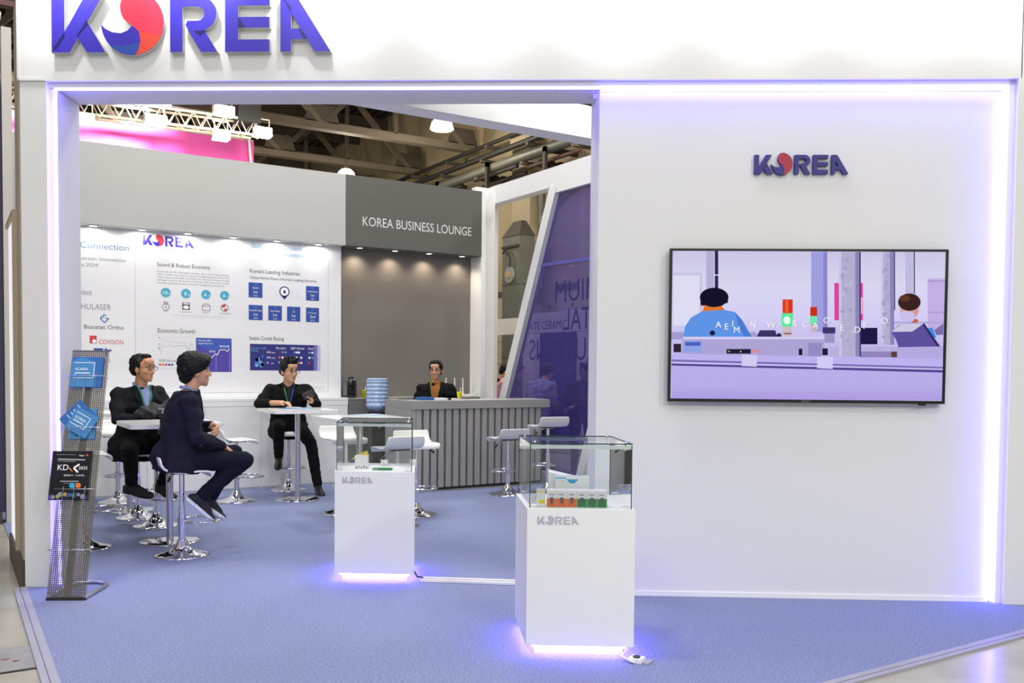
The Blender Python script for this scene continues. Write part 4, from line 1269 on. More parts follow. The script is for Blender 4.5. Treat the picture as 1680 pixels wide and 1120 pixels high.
def showcase(s0, t0, zt, gtop, label, turn=0.0):
    t = thing('showcase', label, 'showcase', F(s0, t0), RF + turn)
    W, D = 0.575, 0.575
    b = SK(); b.box(0, W, 0, D, 0.06, zt, 0.002); b.build('cabinet', white, t)
    b = SK(); b.box(0.05, W - 0.05, 0.05, D - 0.05, 0, 0.06); b.build('plinth', white, t)
    b = SK(); b.box(0.035, W - 0.035, 0.035, 0.05, 0.044, 0.058); b.box(0.035, W - 0.035, D - 0.05, D - 0.035, 0.044, 0.058); b.box(0.035, 0.05, 0.05, D - 0.05, 0.044, 0.058); b.box(W - 0.05, W - 0.035, 0.05, D - 0.05, 0.044, 0.058)
    b.build('base_led', led_base, t)
    p = Print(0.001); sign_flat(p, 0.055, zt - 0.085, 0.043, 0.222, grey_print, grey_print, grey_print); p.build('country_logo', t)
    x0, x1, y0, y1, g = 0.012, W - 0.018, 0.012, D - 0.018, 0.006
    for nm, d in (('pane', (x0 + g, x1 - g, y0, y0 + g, zt, gtop)), ('pane', (x0 + g, x1 - g, y1 - g, y1, zt, gtop)), ('pane', (x0, x0 + g, y0, y1, zt, gtop)), ('pane', (x1 - g, x1, y0, y1, zt, gtop)), ('top_pane', (x0, x1, y0, y1, gtop, gtop + g))):
        b = SK()
        xa, xb, ya, yb, za, zb = d
        if nm == 'top_pane':
            b.add([(xa, ya, zb), (xb, ya, zb), (xb, yb, zb), (xa, yb, zb)], [(0, 1, 2, 3)])
        elif xb - xa < 0.01:
            xm = (xa + xb) / 2
            b.add([(xm, ya, za), (xm, yb, za), (xm, yb, zb), (xm, ya, zb)], [(0, 1, 2, 3)])
        else:
            ym = (ya + yb) / 2
            b.add([(xa, ym, za), (xb, ym, za), (xb, ym, zb), (xa, ym, zb)], [(0, 1, 2, 3)])
        o = b.build(nm, clear, t)
        e = SK(); r = 0.0022
        if nm == 'top_pane':
            for q in (((xa, ya, zb), (xb, ya, zb)), ((xa, yb, zb), (xb, yb, zb)), ((xa, ya, zb), (xa, yb, zb)), ((xb, ya, zb), (xb, yb, zb))):
                e.obox(q[0], q[1], 2 * r, g)
        elif xb - xa < 0.01:
            e.obox((xm, ya, za), (xm, ya, zb), 2 * r, 2 * r)
            e2 = SK(); e2.obox((xm, yb, za), (xm, yb, zb), 2 * r, 2 * r); e2.build('edge', edge_green, o)
        else:
            e.obox((xa, ym, zb - 0.012), (xb, ym, zb - 0.012), 2 * r, 0.02)
        e.build('edge', edge_light if (nm == 'pane' and xb - xa > 0.01) else edge_green, o)
    for cx, cy, sx, sy in ((x0, y0, 1, 1), (x1, y0, -1, 1), (x0, y1, 1, -1), (x1, y1, -1, -1)):
        for zc in (zt + 0.015, gtop - 0.02):
            b = SK(); b.tube([(cx + sx * 0.012, cy + sy * 0.012, zc), (cx + sx * 0.05, cy + sy * 0.012, zc)], 0.004, 8)
            if zc > 1.0:
                b.tube([(cx + sx * 0.03, cy + sy * 0.03, zc - 0.012), (cx + sx * 0.03, cy + sy * 0.03, gtop + 0.02)], 0.005, 8)
                b.ell((cx + sx * 0.03, cy + sy * 0.03, gtop + 0.012), (0.01, 0.01, 0.005))
            b.build('clamp', chrome, t)
showcase(-0.092, 4.80, 0.797, 1.138, 'nearer white showcase with a glass top in front of the screen wall')
showcase(-1.503, 6.405, 0.795, 1.14, 'farther white showcase with a glass top at the lounge entrance')

# goods in the nearer showcase
def fbox(name, s0, t0, z, w, d, h, label, cat, rot=0.0, group=None):
    return thing(name, label, cat, F(s0, t0, z), RF + rot, group)
names = ['leftmost orange', 'middle orange', 'third orange', 'first green', 'second green', 'rightmost green']
for i in range(6):
    w = 0.0535
    t = fbox('carton', 0.012 + i * (w + 0.0005), 4.86, 0.7975, w, 0.09, 0.088, names[i] + ' and white product carton in the front row', 'carton', group='product cartons in the nearer showcase')
    m = p_orange if i < 3 else p_green
    b = MB(); b.box(0, w, 0, 0.09, 0, 0.088, 0.001); b.build('box', white_gloss, t)
    p = Print(0.0); p.rect(0.001, 0.0005, w - 0.001, 0.046, m, 1); p.poly([(0.017, 0.052), (0.036, 0.052), (0.033, 0.02), (0.027, 0.012), (0.02, 0.02)], p_dark, 2); p.line([(0.012, 0.067), (0.038, 0.067)], 0.004, p_dark); p.build('label', t)
t = fbox('carton', 0.06, 4.99, 0.797, 0.18, 0.1, 0.147, 'white carton with a blue flap standing behind the row', 'carton')
b = MB(); b.box(0, 0.185, 0, 0.1, 0, 0.147, 0.002); b.build('box', white_gloss, t)
p = Print(0.0); p.poly([(0.06, 0.135), (0.125, 0.135), (0.105, 0.112), (0.08, 0.112)], p_cyan, 1); p.rect(0.0, 0.138, 0.06, 0.145, p_cyan, 1); p.line([(0.012, 0.124), (0.05, 0.124)], 0.004, ink_lt); p.build('label', t)
t = fbox('carton', -0.045, 4.89, 0.797, 0.05, 0.06, 0.09, 'small white and yellow carton left of the orange cartons', 'carton')
b = MB(); b.box(0, 0.048, 0, 0.06, 0, 0.088, 0.001); b.build('box', white_gloss, t)
p = Print(0.0); p.rect(0.001, 0.07, 0.047, 0.087, M('pale_yellow', '#e6dca0', 0.5), 1); p.rect(0.014, 0.014, 0.047, 0.034, yellow, 1); p.build('label', t)
t = fbox('leaflet', -0.075, 5.0, 0.797, 0.06, 0.1, 0.05, 'white leaflet card with red print at the left of the nearer showcase', 'leaflet')
b = MB(); b.box(0, 0.07, 0, 0.004, 0, 0.05); b.build('card', paper, t)
p = Print(0.001); p.line([(0.02, 0.03), (0.055, 0.032)], 0.004, p_red); p.line([(0.01, 0.018), (0.05, 0.018)], 0.002, ink_mid); p.build('print', t)
t = fbox('tray', 0.02, 5.12, 0.797, 0.2, 0.15, 0.15, 'grey slanted display tray at the back of the nearer showcase', 'tray')
b = MB(); b.add([(0, 0, 0), (0.22, 0, 0), (0.22, 0.14, 0), (0, 0.14, 0), (0, 0, 0.16), (0.22, 0, 0.11), (0.22, 0.14, 0.11), (0, 0.14, 0.16)], [(0, 3, 2, 1), (4, 5, 6, 7), (0, 1, 5, 4), (1, 2, 6, 5), (2, 3, 7, 6), (3, 0, 4, 7)]); b.build('tray_body', white, t)
# goods in the farther showcase
t = fbox('gift_box', -1.395, 6.58, 0.795, 0.1, 0.09, 0.09, 'small white gift box with grey triangles and yellow tissue', 'box', 0.1)
b = MB(); b.box(0, 0.095, 0, 0.09, 0, 0.095, 0.002); b.build('box', white_gloss, t)
p = Print(0.0)
for k in range(5):
    p.poly([(0.004 + 0.018 * k, 0.004), (0.02 + 0.018 * k, 0.004 + 0.014 * (k % 2)), (0.012 + 0.018 * k, 0.026 - 0.006 * (k % 3))], p_dark if k % 2 else ink_mid, 1)
p.build('label', t)
b = MB(); b.add([(-0.03, 0.02, 0.06), (0.02, 0.0, 0.09), (0.01, 0.05, 0.1), (0.06, 0.05, 0.095), (0.10, 0.03, 0.09), (0.085, 0.05, 0.13)], [(0, 1, 2), (3, 4, 5), (2, 3, 5)]); b.build('tissue', M('yellow_tissue', '#d8c050', 0.6), t)
t = fbox('leaflet', -1.25, 6.50, 0.796, 0.14, 0.03, 0.012, 'green product strip lying at the front of the farther showcase', 'leaflet')
b = MB(); b.box(0, 0.14, 0, 0.05, 0, 0.014, 0.002); b.build('strip', p_green, t)
p = Print(0.0005); p.line([(0.01, 0.007), (0.04, 0.007)], 0.003, p_white); p.build('print', t)
for i, (s, tt) in enumerate(((-1.24, 6.78), (-1.42, 6.86), (-1.03, 6.85))):
    t = fbox('carton', s, tt, 0.795, 0.05, 0.04, 0.05, ['tiny white box with a grid label behind the green strip', 'tiny white box at the back left of the farther showcase', 'tiny white box at the back right of the farther showcase'][i], 'carton')
    b = MB(); b.box(0, 0.05, 0, 0.04, 0, 0.045, 0.002); b.build('box', white_gloss, t)
    p = Print(0.0); p.rect(0.01, 0.01, 0.022, 0.02, ink_lt); p.rect(0.028, 0.01, 0.04, 0.02, ink_lt); p.rect(0.01, 0.026, 0.022, 0.036, ink_lt); p.build('label', t)
# cable duct between the showcases and the socket strip
t = thing('cable_duct', 'white cable duct on the carpet between the two showcases', 'cable duct', (0, 0, 0), RF)
b = MB(); b.obox((-0.90, 6.50, 0.012), (0.2, 6.42, 0.012), 0.04, 0.02); b.build('duct', white_gloss, t)
b = MB(); b.obox((-0.89, 6.445, 0.01), (0.2, 6.365, 0.01), 0.03, 0.016); b.build('duct', white_gloss, t)
b = MB(); b.tube([(-0.935, 6.44, 0.08), (-0.91, 6.43, 0.04), (-0.87, 6.45, 0.03)], 0.006, 6); b.build('cable', black, t)
t = thing('power_strip', 'small socket box on the carpet at the right foot of the nearer showcase', 'socket', F(0.46, 4.76), RF - 0.5)
b = MB(); b.box(0, 0.075, -0.03, 0.035, 0, 0.028, 0.006); b.build('case', white_gloss, t)
b = MB(); b.tube([(0.04, -0.005, 0.026), (0.04, -0.005, 0.034)], 0.02, 14); b.build('outlet', black, t)
b = MB(); b.tube([(-0.03, 0.06, 0.05), (-0.05, 0.0, 0.02), (0.0, -0.04, 0.02), (0.045, -0.045, 0.012)], 0.006, 8); b.build('cable', paper, t)
b = MB(); b.box(0.07, 0.11, -0.02, 0.06, 0, 0.008); b.build('tape', alu_tape, t)

# floor hatch
b = MB(); b.box(-0.3, 0.375, 5.165, 5.59, -0.012, -0.006); b.cur = 1
for k in range(9):
    x, y = 0.05 + random.uniform(-0.1, 0.27), 5.36 + random.uniform(-0.06, 0.08)
    b.plan([(x + 0.022 * math.cos(a) * random.uniform(0.5, 1.3), y + 0.02 * math.sin(a) * random.uniform(0.4, 1.1)) for a in (0, 0.8, 1.6, 2.4, 3.2, 4.0, 4.8, 5.6)], -0.006, -0.0055)
b.cur = 2; b.box(-0.3, 0.388, 5.15, 5.165, -0.012, -0.0065); b.box(0.375, 0.388, 5.15, 5.6, -0.012, -0.0065)
tag(b.build('floor_hatch', [M('hatch_grey', '#8f8c88', 0.5, var=0.1, vscale=8), M('rust_stain', '#6e4a3c', 0.8), M('hatch_gap', '#2c2826', 0.9)]), 'grey metal floor hatch with rusty stains at the lower left', 'hatch')

# ------------------------------------------------------------------ brochure rack
TH_ = math.radians(15.2)
RK = F(-3.12, 5.755)
RR = RF + 0.10
t = thing('brochure_rack', 'leaning perforated metal brochure rack by the left pillar', 'brochure rack', RK, RR)
W, L, P = 0.25, 1.70, 0.0126
b = MB()
nx, nz = int(W / P), int(L / P)
px_, pz_ = W / nx, L / nz
for i in range(nx):
    for j in range(nz):
        x0, z0 = -W / 2 + i * px_, j * pz_
        if j < 2 or j >= nz - 1 or i in (0, nx - 1) and False:
            b.add([(x0, 0, z0), (x0 + px_, 0, z0), (x0 + px_, 0, z0 + pz_), (x0, 0, z0 + pz_)], [(0, 1, 2, 3)])
            continue
        a = 0.27
        o_ = [(x0, 0, z0), (x0 + px_, 0, z0), (x0 + px_, 0, z0 + pz_), (x0, 0, z0 + pz_)]
        k_ = [(x0 + a * px_, 0, z0 + a * pz_), (x0 + (1 - a) * px_, 0, z0 + a * pz_), (x0 + (1 - a) * px_, 0, z0 + (1 - a) * pz_), (x0 + a * px_, 0, z0 + (1 - a) * pz_)]
        b.add(o_ + k_, [(0, 1, 5, 4), (1, 2, 6, 5), (2, 3, 7, 6), (3, 0, 4, 7)])
o = b.build('perforated_panel', rack_metal, t); o.rotation_euler = (-TH_, 0, 0)
b = MB(); b.box(-0.016, 0.016, 0.002, 0.03, 0, L - 0.05); o = b.build('spine', rack_metal, t); o.rotation_euler = (-TH_, 0, 0)
b = MB(); b.box(-W / 2, W / 2, -0.004, 0.006, 0.0, 0.02); b.build('foot_edge', M('rack_foot_dark', '#3a3633', 0.5, 0.5), t)
pts = [(W / 2 - 0.01, 0.0, 0.014), (W / 2 - 0.005, 0.25, 0.014)] + [((W / 2 - 0.005) * math.cos(math.radians(a)), 0.36 + 0.10 * math.sin(math.radians(a)), 0.014) for a in range(0, 181, 20)] + [(-W / 2 + 0.005, 0.25, 0.014), (-W / 2 + 0.01, 0.0, 0.014)]
b = MB(); b.tube(pts, 0.013, 10); b.build('base_loop', steel, t)
for q in (1.50, 1.14, 0.72, 0.32):
    b = MB()
    b.tube([(-W / 2 - 0.005, 0.01, q), (-W / 2 - 0.005, -0.05, q + 0.005), (W / 2 + 0.005, -0.05, q + 0.005), (W / 2 + 0.005, 0.01, q)], 0.0022, 6)
    for x in (-0.07, 0.0, 0.07):
        b.tube([(x, 0.0, q - 0.1), (x, -0.05, q - 0.1), (x, -0.052, q + 0.02)], 0.0018, 6)
    o = b.build('wire_holder', steel, t); o.rotation_euler = (-TH_, 0, 0)
def on_rack(name, label, cat, x, q, n, roll=0.0):
    off = Vector((x, q * math.sin(TH_) - n * math.cos(TH_), q * math.cos(TH_) + n * math.sin(TH_)))
    loc = Vector(RK) + Matrix.Rotation(RR, 3, 'Z') @ off
    e = thing(name, label, cat, loc)
    m = Matrix.Rotation(RR, 3, 'Z') @ Matrix.Rotation(-TH_, 3, 'X') @ Matrix.Rotation(roll, 3, 'Y')
    e.rotation_euler = m.to_euler()
    return e
def brochure(x, q, n, roll, w, h, thick, label, face, dark):
    t = on_rack('brochure', label, 'brochure', x, q, n, roll)
    b = MB(); b.box(-w / 2, w / 2, -thick, 0, -h / 2, h / 2, 0.001); b.build('cover', dark, t)
    p = Print(thick + 0.0003); p.poly([(-w / 2, -h / 2), (w * 0.28, -h / 2), (w * 0.28, h * 0.33), (-w * 0.2, h * 0.5), (-w / 2, h * 0.33)], face, 1)
    p.line([(-w * 0.42, -h * 0.2), (w * 0.24, -h * 0.2), (w * 0.24, h * 0.3), (-w * 0.42, h * 0.3)], 0.004, p_white, 2)
    p.text('KOREA', -w * 0.36, h * 0.05, p_white, size=0.026, w=2); p.line([(-w * 0.36, -h * 0.04), (w * 0.12, -h * 0.04)], 0.006, p_white, 2); p.build('cover_print', t)
brochure(0.0, 1.535, 0.006, 0.0, 0.205, 0.215, 0.034, 'square blue brochure in the top pocket of the rack', bro_blue, bro_mid)
brochure(0.0, 1.175, 0.004, 0.0, 0.17, 0.21, 0.012, 'upright blue brochure at the back of the middle pocket', bro_blue, bro_blue)
brochure(-0.03, 1.215, 0.0185, 0.75, 0.17, 0.19, 0.008, 'tilted dark blue brochure sticking out left in the middle pocket', bro_mid, bro_mid)
brochure(0.0, 1.18, 0.0285, 0.5, 0.165, 0.165, 0.008, 'front tilted blue brochure with white outline in the middle pocket', bro_blue, bro_blue)
t = on_rack('magazine', 'black KDX 2025 magazine in the lowest filled pocket of the rack', 'magazine', -0.045, 0.82, 0.006)
b = MB(); b.box(-0.128, 0.128, -0.02, 0, -0.165, 0.165, 0.001); b.build('cover', bro_dark, t)
p = Print(0.0203)
p.text('KD', -0.085, 0.035, p_white, size=0.055, w=2); p.text('2025', 0.052, 0.04, p_white, size=0.03, w=2)
p.line([(0.055, 0.075), (0.02, 0.05), (0.05, 0.02)], 0.012, p_white, 2); p.line([(-0.01, 0.05), (0.012, 0.028)], 0.008, p_orange, 2)
p.text('Expo', 0.05, 0.13, p_white, size=0.016, w=2); p.disc(0.1, 0.137, 0.008, p_red, 2)
p.line([(-0.1, 0.14), (0.03, 0.14)], 0.003, ink_mid, 2); p.line([(-0.09, 0.11), (0.09, 0.105)], 0.006, ink_lt, 2); p.line([(-0.09, 0.097), (0.03, 0.094)], 0.004, ink_mid, 2)
p.text('8(FRI)4.11 - 13 (SUN)', -0.04, -0.005, p_white, size=0.015, w=2); p.line([(-0.06, -0.04), (0.06, -0.04)], 0.004, ink_lt, 2); p.line([(-0.04, -0.052), (0.06, -0.052)], 0.003, ink_mid, 2)
p.disc(0.02, -0.068, 0.018, p_cyan, 2); p.disc(0.06, -0.068, 0.018, p_orange, 2)
for k in range(16):
    p.disc(-0.11 + k * 0.0148, -0.142 + random.uniform(-0.006, 0.02), random.uniform(0.008, 0.017), random.choice((p_green, M('print_gold', '#a8904c', 0.6), p_navy, ink_mid, p_purple)), 1 + 0.1 * k, 10)
p.build('cover_print', t)

# ------------------------------------------------------------------ people
import numpy as np

def fuse(mb, voxel, it=4, amp=0.0, scale=9.0, seed=0):
    """melt overlapping closed shapes into one continuous surface"""
    me = mb.mesh('melt', [])
    o = bpy.data.objects.new('melt', me)
    COL.objects.link(o)
    r = o.modifiers.new('melt', 'REMESH')
    r.mode = 'VOXEL'
    r.voxel_size = voxel
    dg = bpy.context.evaluated_depsgraph_get()
    out = bpy.data.meshes.new_from_object(o.evaluated_get(dg))
    bpy.data.objects.remove(o)
    bpy.data.meshes.remove(me)
    n = len(out.vertices)
    co = np.empty(n * 3); out.vertices.foreach_get('co', co); co = co.reshape(-1, 3)
    ed = np.empty(len(out.edges) * 2, dtype=np.int64); out.edges.foreach_get('vertices', ed); ed = ed.reshape(-1, 2)
    deg = np.bincount(ed.ravel(), minlength=n).astype(float)[:, None]
    for k in range(it):
        acc = np.zeros_like(co)
        np.add.at(acc, ed[:, 0], co[ed[:, 1]])
        np.add.at(acc, ed[:, 1], co[ed[:, 0]])
        co = co * 0.45 + acc / np.maximum(deg, 1) * 0.55
    out.vertices.foreach_set('co', co.ravel())
    out.update()
    if amp:
        nr = np.empty(n * 3); out.vertices.foreach_get('normal', nr); nr = nr.reshape(-1, 3)
        d = np.array([noise.noise(Vector((p[0] * scale + seed, p[1] * scale, p[2] * scale * 1.7))) for p in co])
        co = co + nr * (d * amp)[:, None]
        out.vertices.foreach_set('co', co.ravel())
    out.polygons.foreach_set('use_smooth', [True] * len(out.polygons))
    out.update()
    return out

def V(l, f, u):
    return Vector((l, -f, u))

def xform(mb, m):
    mb.v = [tuple(m @ Vector(p)) for p in mb.v]
    return mb

def merge(a, b):
    a.add(b.v, b.f)

def head_shape(b):
    b.ell((0, 0.014, 0.032), (0.077, 0.094, 0.086))
    b.ell((0, -0.022, -0.03), (0.064, 0.066, 0.076))
    b.ell((0, -0.034, -0.072), (0.05, 0.052, 0.038))
    b.ell((0, -0.064, -0.096), (0.024, 0.02, 0.02))
    for s in (-1, 1):
        b.ell((s * 0.036, -0.056, -0.03), (0.026, 0.024, 0.024))
        b.ell((s * 0.03, -0.074, 0.022), (0.026, 0.014, 0.008))
        b.ell((s * 0.08, 0.004, -0.014), (0.009, 0.019, 0.032))
        b.ell((s * 0.013, -0.09, -0.036), (0.01, 0.011, 0.009))
    b.cap((0, -0.080, 0.012), 0.011, (0, -0.098, -0.03), 0.0135)
    b.ell((0, -0.078, -0.061), (0.023, 0.011, 0.007))
    b.ell((0, -0.077, -0.072), (0.019, 0.011, 0.008))
    b.ell((0, -0.06, 0.055), (0.06, 0.03, 0.04))
    return b

def hand_shape(b, w, d, nrm, curl, side, g=1.08):
    """w wrist, d finger direction, nrm palm normal (where the fingers curl), side +1 left hand"""
    d = d.normalized()
    nrm = (nrm - d * nrm.dot(d)).normalized()
    lat = d.cross(nrm) * side           # towards the thumb
    for k, off in enumerate((0.030, 0.011, -0.009, -0.028)):
        kn = w + d * (0.092 - 0.006 * abs(k - 1)) * g + lat * off * g
        b.cap(w + lat * off * 0.55 * g + d * 0.01, 0.015 * g, kn, 0.0125 * g)
        L = (0.042, 0.047, 0.044, 0.034)[k] * g
        p, q = kn, d.copy()
        a = 0.35 + curl * (0.85 + 0.08 * k)
        for s_, (ln, r0, r1) in enumerate(((L, 0.0098, 0.009), (L * 0.65, 0.009, 0.0082), (L * 0.5, 0.0082, 0.0072))):
            q = (q * math.cos(a * (0.7, 1.0, 0.7)[s_]) + nrm * math.sin(a * (0.7, 1.0, 0.7)[s_])).normalized()
            nrm2 = (nrm - q * nrm.dot(q))
            e = p + q * ln
            b.cap(p, r0 * g, e, r1 * g, 10)
            p = e
    t0 = w + d * 0.025 * g + lat * 0.024 * g
    t1 = t0 + (d * 0.6 + lat * 0.75 + nrm * 0.25).normalized() * 0.045 * g
    t2 = t1 + (d * 0.85 + lat * 0.25 + nrm * 0.35 * (0.5 + curl)).normalized() * 0.034 * g
    t3 = t2 + (d * 0.9 + nrm * 0.4 * curl).normalized() * 0.026 * g
    b.cap(t0, 0.015 * g, t1, 0.0115 * g, 10); b.cap(t1, 0.0115 * g, t2, 0.010 * g, 10); b.cap(t2, 0.010 * g, t3, 0.008 * g, 10)

def torso_sections(J, k=1.0, skirt=0.10, taper=1.0):
    pe, ch, ne = J['pelvis'], J['chest'], J['neck']
    ls = (J['shL'] - J['shR']).normalized()
    lh = (J['hipL'] - J['hipR']).normalized()
    sp = (ch - pe).normalized()
    sn = (ne - ch).normalized()
    out = []
    def sec(c, sx, lx, w, d):
        fx = lx.cross(sx).normalized()
        lx2 = sx.cross(fx).normalized()
        out.append((c, lx2, fx, w * k, d * k))
    if skirt > 0:
        sec(pe - sp * skirt, sp, lh, 0.205 * taper, 0.165)
    sec(pe, sp, lh, 0.198, 0.155)
    sec(pe.lerp(ch, 0.42), sp, (lh + ls).normalized(), 0.178, 0.138)
    sec(pe.lerp(ch, 0.8), (sp + sn).normalized(), ls, 0.195, 0.14)
    sec(ch.lerp(ne, 0.15), (sp + sn).normalized(), ls, 0.208, 0.138)
    sec(ch.lerp(ne, 0.55), sn, ls, 0.195, 0.118)
    sec(ch.lerp(ne, 0.8), sn, ls, 0.125, 0.09)
    sec(ch.lerp(ne, 0.95), sn, ls, 0.068, 0.066)
    return out

def drape(bvh, fd, rows, off=0.004):
    """rows of local points laid onto the garment from the front"""
    b = MB()
    n = len(rows[0])
    pts = []
    for r in rows:
        for p in r:
            hit = bvh.ray_cast(p + fd * 0.8, -fd)
            q = hit[0] if hit[0] is not None else p + fd * 0.058
            pts.append(q + fd * off)
    k = len(pts)
    pts += [p - fd * (off + 0.003) for p in pts[:k]]
    fs = []
    for i in range(len(rows) - 1):
        for j in range(n - 1):
            a = i * n + j
            fs.append((a, a + 1, a + n + 1, a + n))
            fs.append((k + a, k + a + n, k + a + n + 1, k + a + 1))
    for i in range(len(rows) - 1):
        for j in (0, n - 1):
            a = i * n + j
            fs.append((a, a + n, k + a + n, k + a))
    for j in range(n - 1):
        for i in (0, len(rows) - 1):
            a = i * n + j
            fs.append((a, a + 1, k + a + 1, k + a))
    b.smooth = True
    b.add(pts, fs)
    return b

def shoe(t, an, toe, up, mats, name='shoe', voxel=0.007):
    d = (toe - an).normalized()
    up = (up - d * up.dot(d)).normalized()
    x = d.cross(up).normalized()
    m = Matrix(((x.x, -d.x, up.x, an.x), (x.y, -d.y, up.y, an.y), (x.z, -d.z, up.z, an.z), (0, 0, 0, 1)))
    b = MB()
    b.cap((0, 0.0, 0.02), 0.046, (0, 0.01, -0.03), 0.045)
    b.ell((0, 0.03, -0.052), (0.042, 0.055, 0.042))
    b.cap((0, -0.02, -0.03), 0.046, (0, -0.13, -0.055), 0.036)
    b.ell((0, -0.10, -0.066), (0.052, 0.075, 0.03))
    b.ell((0, -0.165, -0.068), (0.047, 0.055, 0.027))
    b.ell((0, 0.02, -0.088), (0.042, 0.07, 0.014)); b.ell((0, -0.10, -0.088), (0.052, 0.12, 0.013))
    me = fuse(xform(b, Matrix.Identity(4)), voxel, 3)
    for q in mats:
        me.materials.append(q)
    mi = []
    for p in me.polygons:
        mi.append(1 if sum(me.vertices[i].co.z for i in p.vertices) / len(p.vertices) < -0.066 else 0)
    me.polygons.foreach_set('material_index', mi)
    me.transform(m)
    me.name = name
    o = link(name, me, t)
    if mats[0] is not mats[1] :
        pass
    lc = MB()
    for k in range(4):
        y = -0.045 - k * 0.022
        z = 0.012 - k * 0.013
        lc.tube([(-0.024, y, z - 0.006), (0, y - 0.004, z + 0.003), (0.024, y, z - 0.006)], 0.0035, 6)
    xform(lc, m)
    lc.build('laces', black_matte, o)
    return o

def person(label, loc, rotz, J, C, hair='short', glasses=None, voxel=0.006, detail=True, name='person'):
    t = thing(name, label, 'person', loc, rotz)
    HM = Matrix.Translation(J['head']) @ Matrix.Rotation(J.get('yaw', 0), 4, 'Z') @ Matrix.Rotation(J.get('pitch', 0), 4, 'X') @ Matrix.Rotation(J.get('roll', 0), 4, 'Y') @ Matrix.Scale(J.get('hs', 1.1), 4)
    # body
    b = xform(head_shape(MB()), HM)
    b.cap(J['neck'] - V(0, 0, 0.06), 0.062, HM @ Vector((0, 0.012, -0.05)), 0.054)
    if detail:
        b.loft(torso_sections(J, 0.86, 0.0))
        for s in 'LR':
            sg = 1 if s == 'L' else -1
            b.cap(J['sh' + s], 0.05, J['el' + s], 0.04); b.cap(J['el' + s], 0.042, J['wr' + s], 0.030)
            b.cap(J['hip' + s], 0.075, J['kn' + s], 0.055); b.cap(J['kn' + s], 0.052, J['an' + s], 0.036)
    else:
        b.loft(torso_sections(J, 0.86, 0.0))
    for s in 'LR':
        sg = 1 if s == 'L' else -1
        d = J.get('hd' + s, (J['wr' + s] - J['el' + s]).normalized())
        nrm = J.get('hn' + s, V(0, 0, -1))
        hand_shape(b, J['wr' + s], d, nrm, J.get('hc' + s, 0.45), sg)
        b.cap(J['wr' + s] - (J['wr' + s] - J['el' + s]).normalized() * 0.14, 0.036, J['wr' + s] + d * 0.02, 0.029)
    me = fuse(b, voxel, 2)
    me.materials.append(C.get('skin', skin)); me.name = 'body'
    link('body', me, t)
    # trousers
    b = MB()
    pe, ch = J['pelvis'], J['chest']
    b.loft([s_ for s_ in torso_sections(J, 0.93, 0.06)[:3]])
    for s in 'LR':
        b.cap(J['hip' + s], 0.102, J['kn' + s], 0.073)
        b.cap(J['kn' + s], 0.073, J['an' + s] + (J['kn' + s] - J['an' + s]).normalized() * 0.02, 0.056)
    me = fuse(b, max(voxel, 0.008), 4, 0.008, 14, 3)
    me.materials.append(C['trousers']); me.name = 'trousers'
    link('trousers', me, t)
    # jacket
    b = MB()
    b.loft(torso_sections(J, J.get('girth', 1.06), J.get('skirt', 0.12), J.get('flare', 1.05)))
    for s in 'LR':
        b.cap(J['sh' + s], 0.078, J['el' + s], 0.062)
        e = J['el' + s].lerp(J['wr' + s], J.get('cuff' + s, 0.9))
        b.cap(J['el' + s], 0.062, e, 0.05)
        b.cap(J['chest'].lerp(J['neck'], 0.62), 0.075, J['sh' + s], 0.074)
    for q0, r0, q1, r1 in J.get('extra', []):
        b.cap(q0, r0, q1, r1)
    me = fuse(b, max(voxel, 0.008), 4, 0.02, 9, 11)
    me.materials.append(C['jacket']); me.name = 'jacket'
    jk = link('jacket', me, t)
    bvh = BVHTree.FromPolygons([v.co.copy() for v in me.vertices], [tuple(p.vertices) for p in me.polygons])
    ls = (J['shL'] - J['shR']).normalized()
    sn = (J['neck'] - J['pelvis']).normalized()
    fd = sn.cross(ls).normalized() * -1
    if fd.y > 0:
        fd = -fd
    n0 = J['neck']
    def P(l, u):
        return n0 + ls * l + sn * u
    if detail:
        # shirt front, collar, lapels
        rows = []
        depth = J.get('vneck', 0.30)
        for k in range(9):
            q = k / 8
            w = 0.062 * (1 - q) + 0.006
            rows.append([P(-w + 2 * w * j / 4, 0.005 - q * depth) for j in range(5)])
        drape(bvh, fd, rows, 0.004).build('shirt_front', C['shirt'], t)
        b = MB()
        ring = [n0 + ls * 0.06 * math.cos(a) + fd * (0.062 * math.sin(a) - 0.004) + sn * (0.012 - 0.035 * max(0, math.sin(a))) for a in [2 * PI * k / 20 for k in range(20)]]
        b.tube(ring, 0.0125, 8, closed=True)
        b.build('collar', C.get('collar', C['shirt']), t)
        for sg in (-1, 1):
            rows = []
            for k in range(9):
                q = k / 8
                x0 = sg * (0.066 * (1 - q) + 0.008)
                x1 = sg * (0.066 * (1 - q) + 0.012 + 0.06 * math.sin(PI * min(1, q * 1.25 + 0.12)))
                rows.append([P(x0 + (x1 - x0) * j / 3, 0.01 - q * depth) for j in range(4)])
            drape(bvh, fd, rows, 0.008).build('lapel', C['jacket'], t)
        if 'lanyard' in C:
            for sg in (-1, 1):
                rows = []
                for k in range(10):
                    q = k / 9
                    x = sg * (0.06 * (1 - q) + 0.008)
                    rows.append([P(x - 0.008, 0.015 - q * J.get('lan', 0.33)), P(x + 0.008, 0.015 - q * J.get('lan', 0.33))])
                drape(bvh, fd, rows, 0.012).build('lanyard', C['lanyard'][0 if sg < 0 else 1], t)
            L = J.get('lan', 0.33)
            rows = [[P(-0.035 + 0.07 * j / 2, -L - 0.005 - 0.09 * k / 3) for j in range(3)] for k in range(4)]
            drape(bvh, fd, rows, 0.016).build('badge', C.get('badge', paper), t)
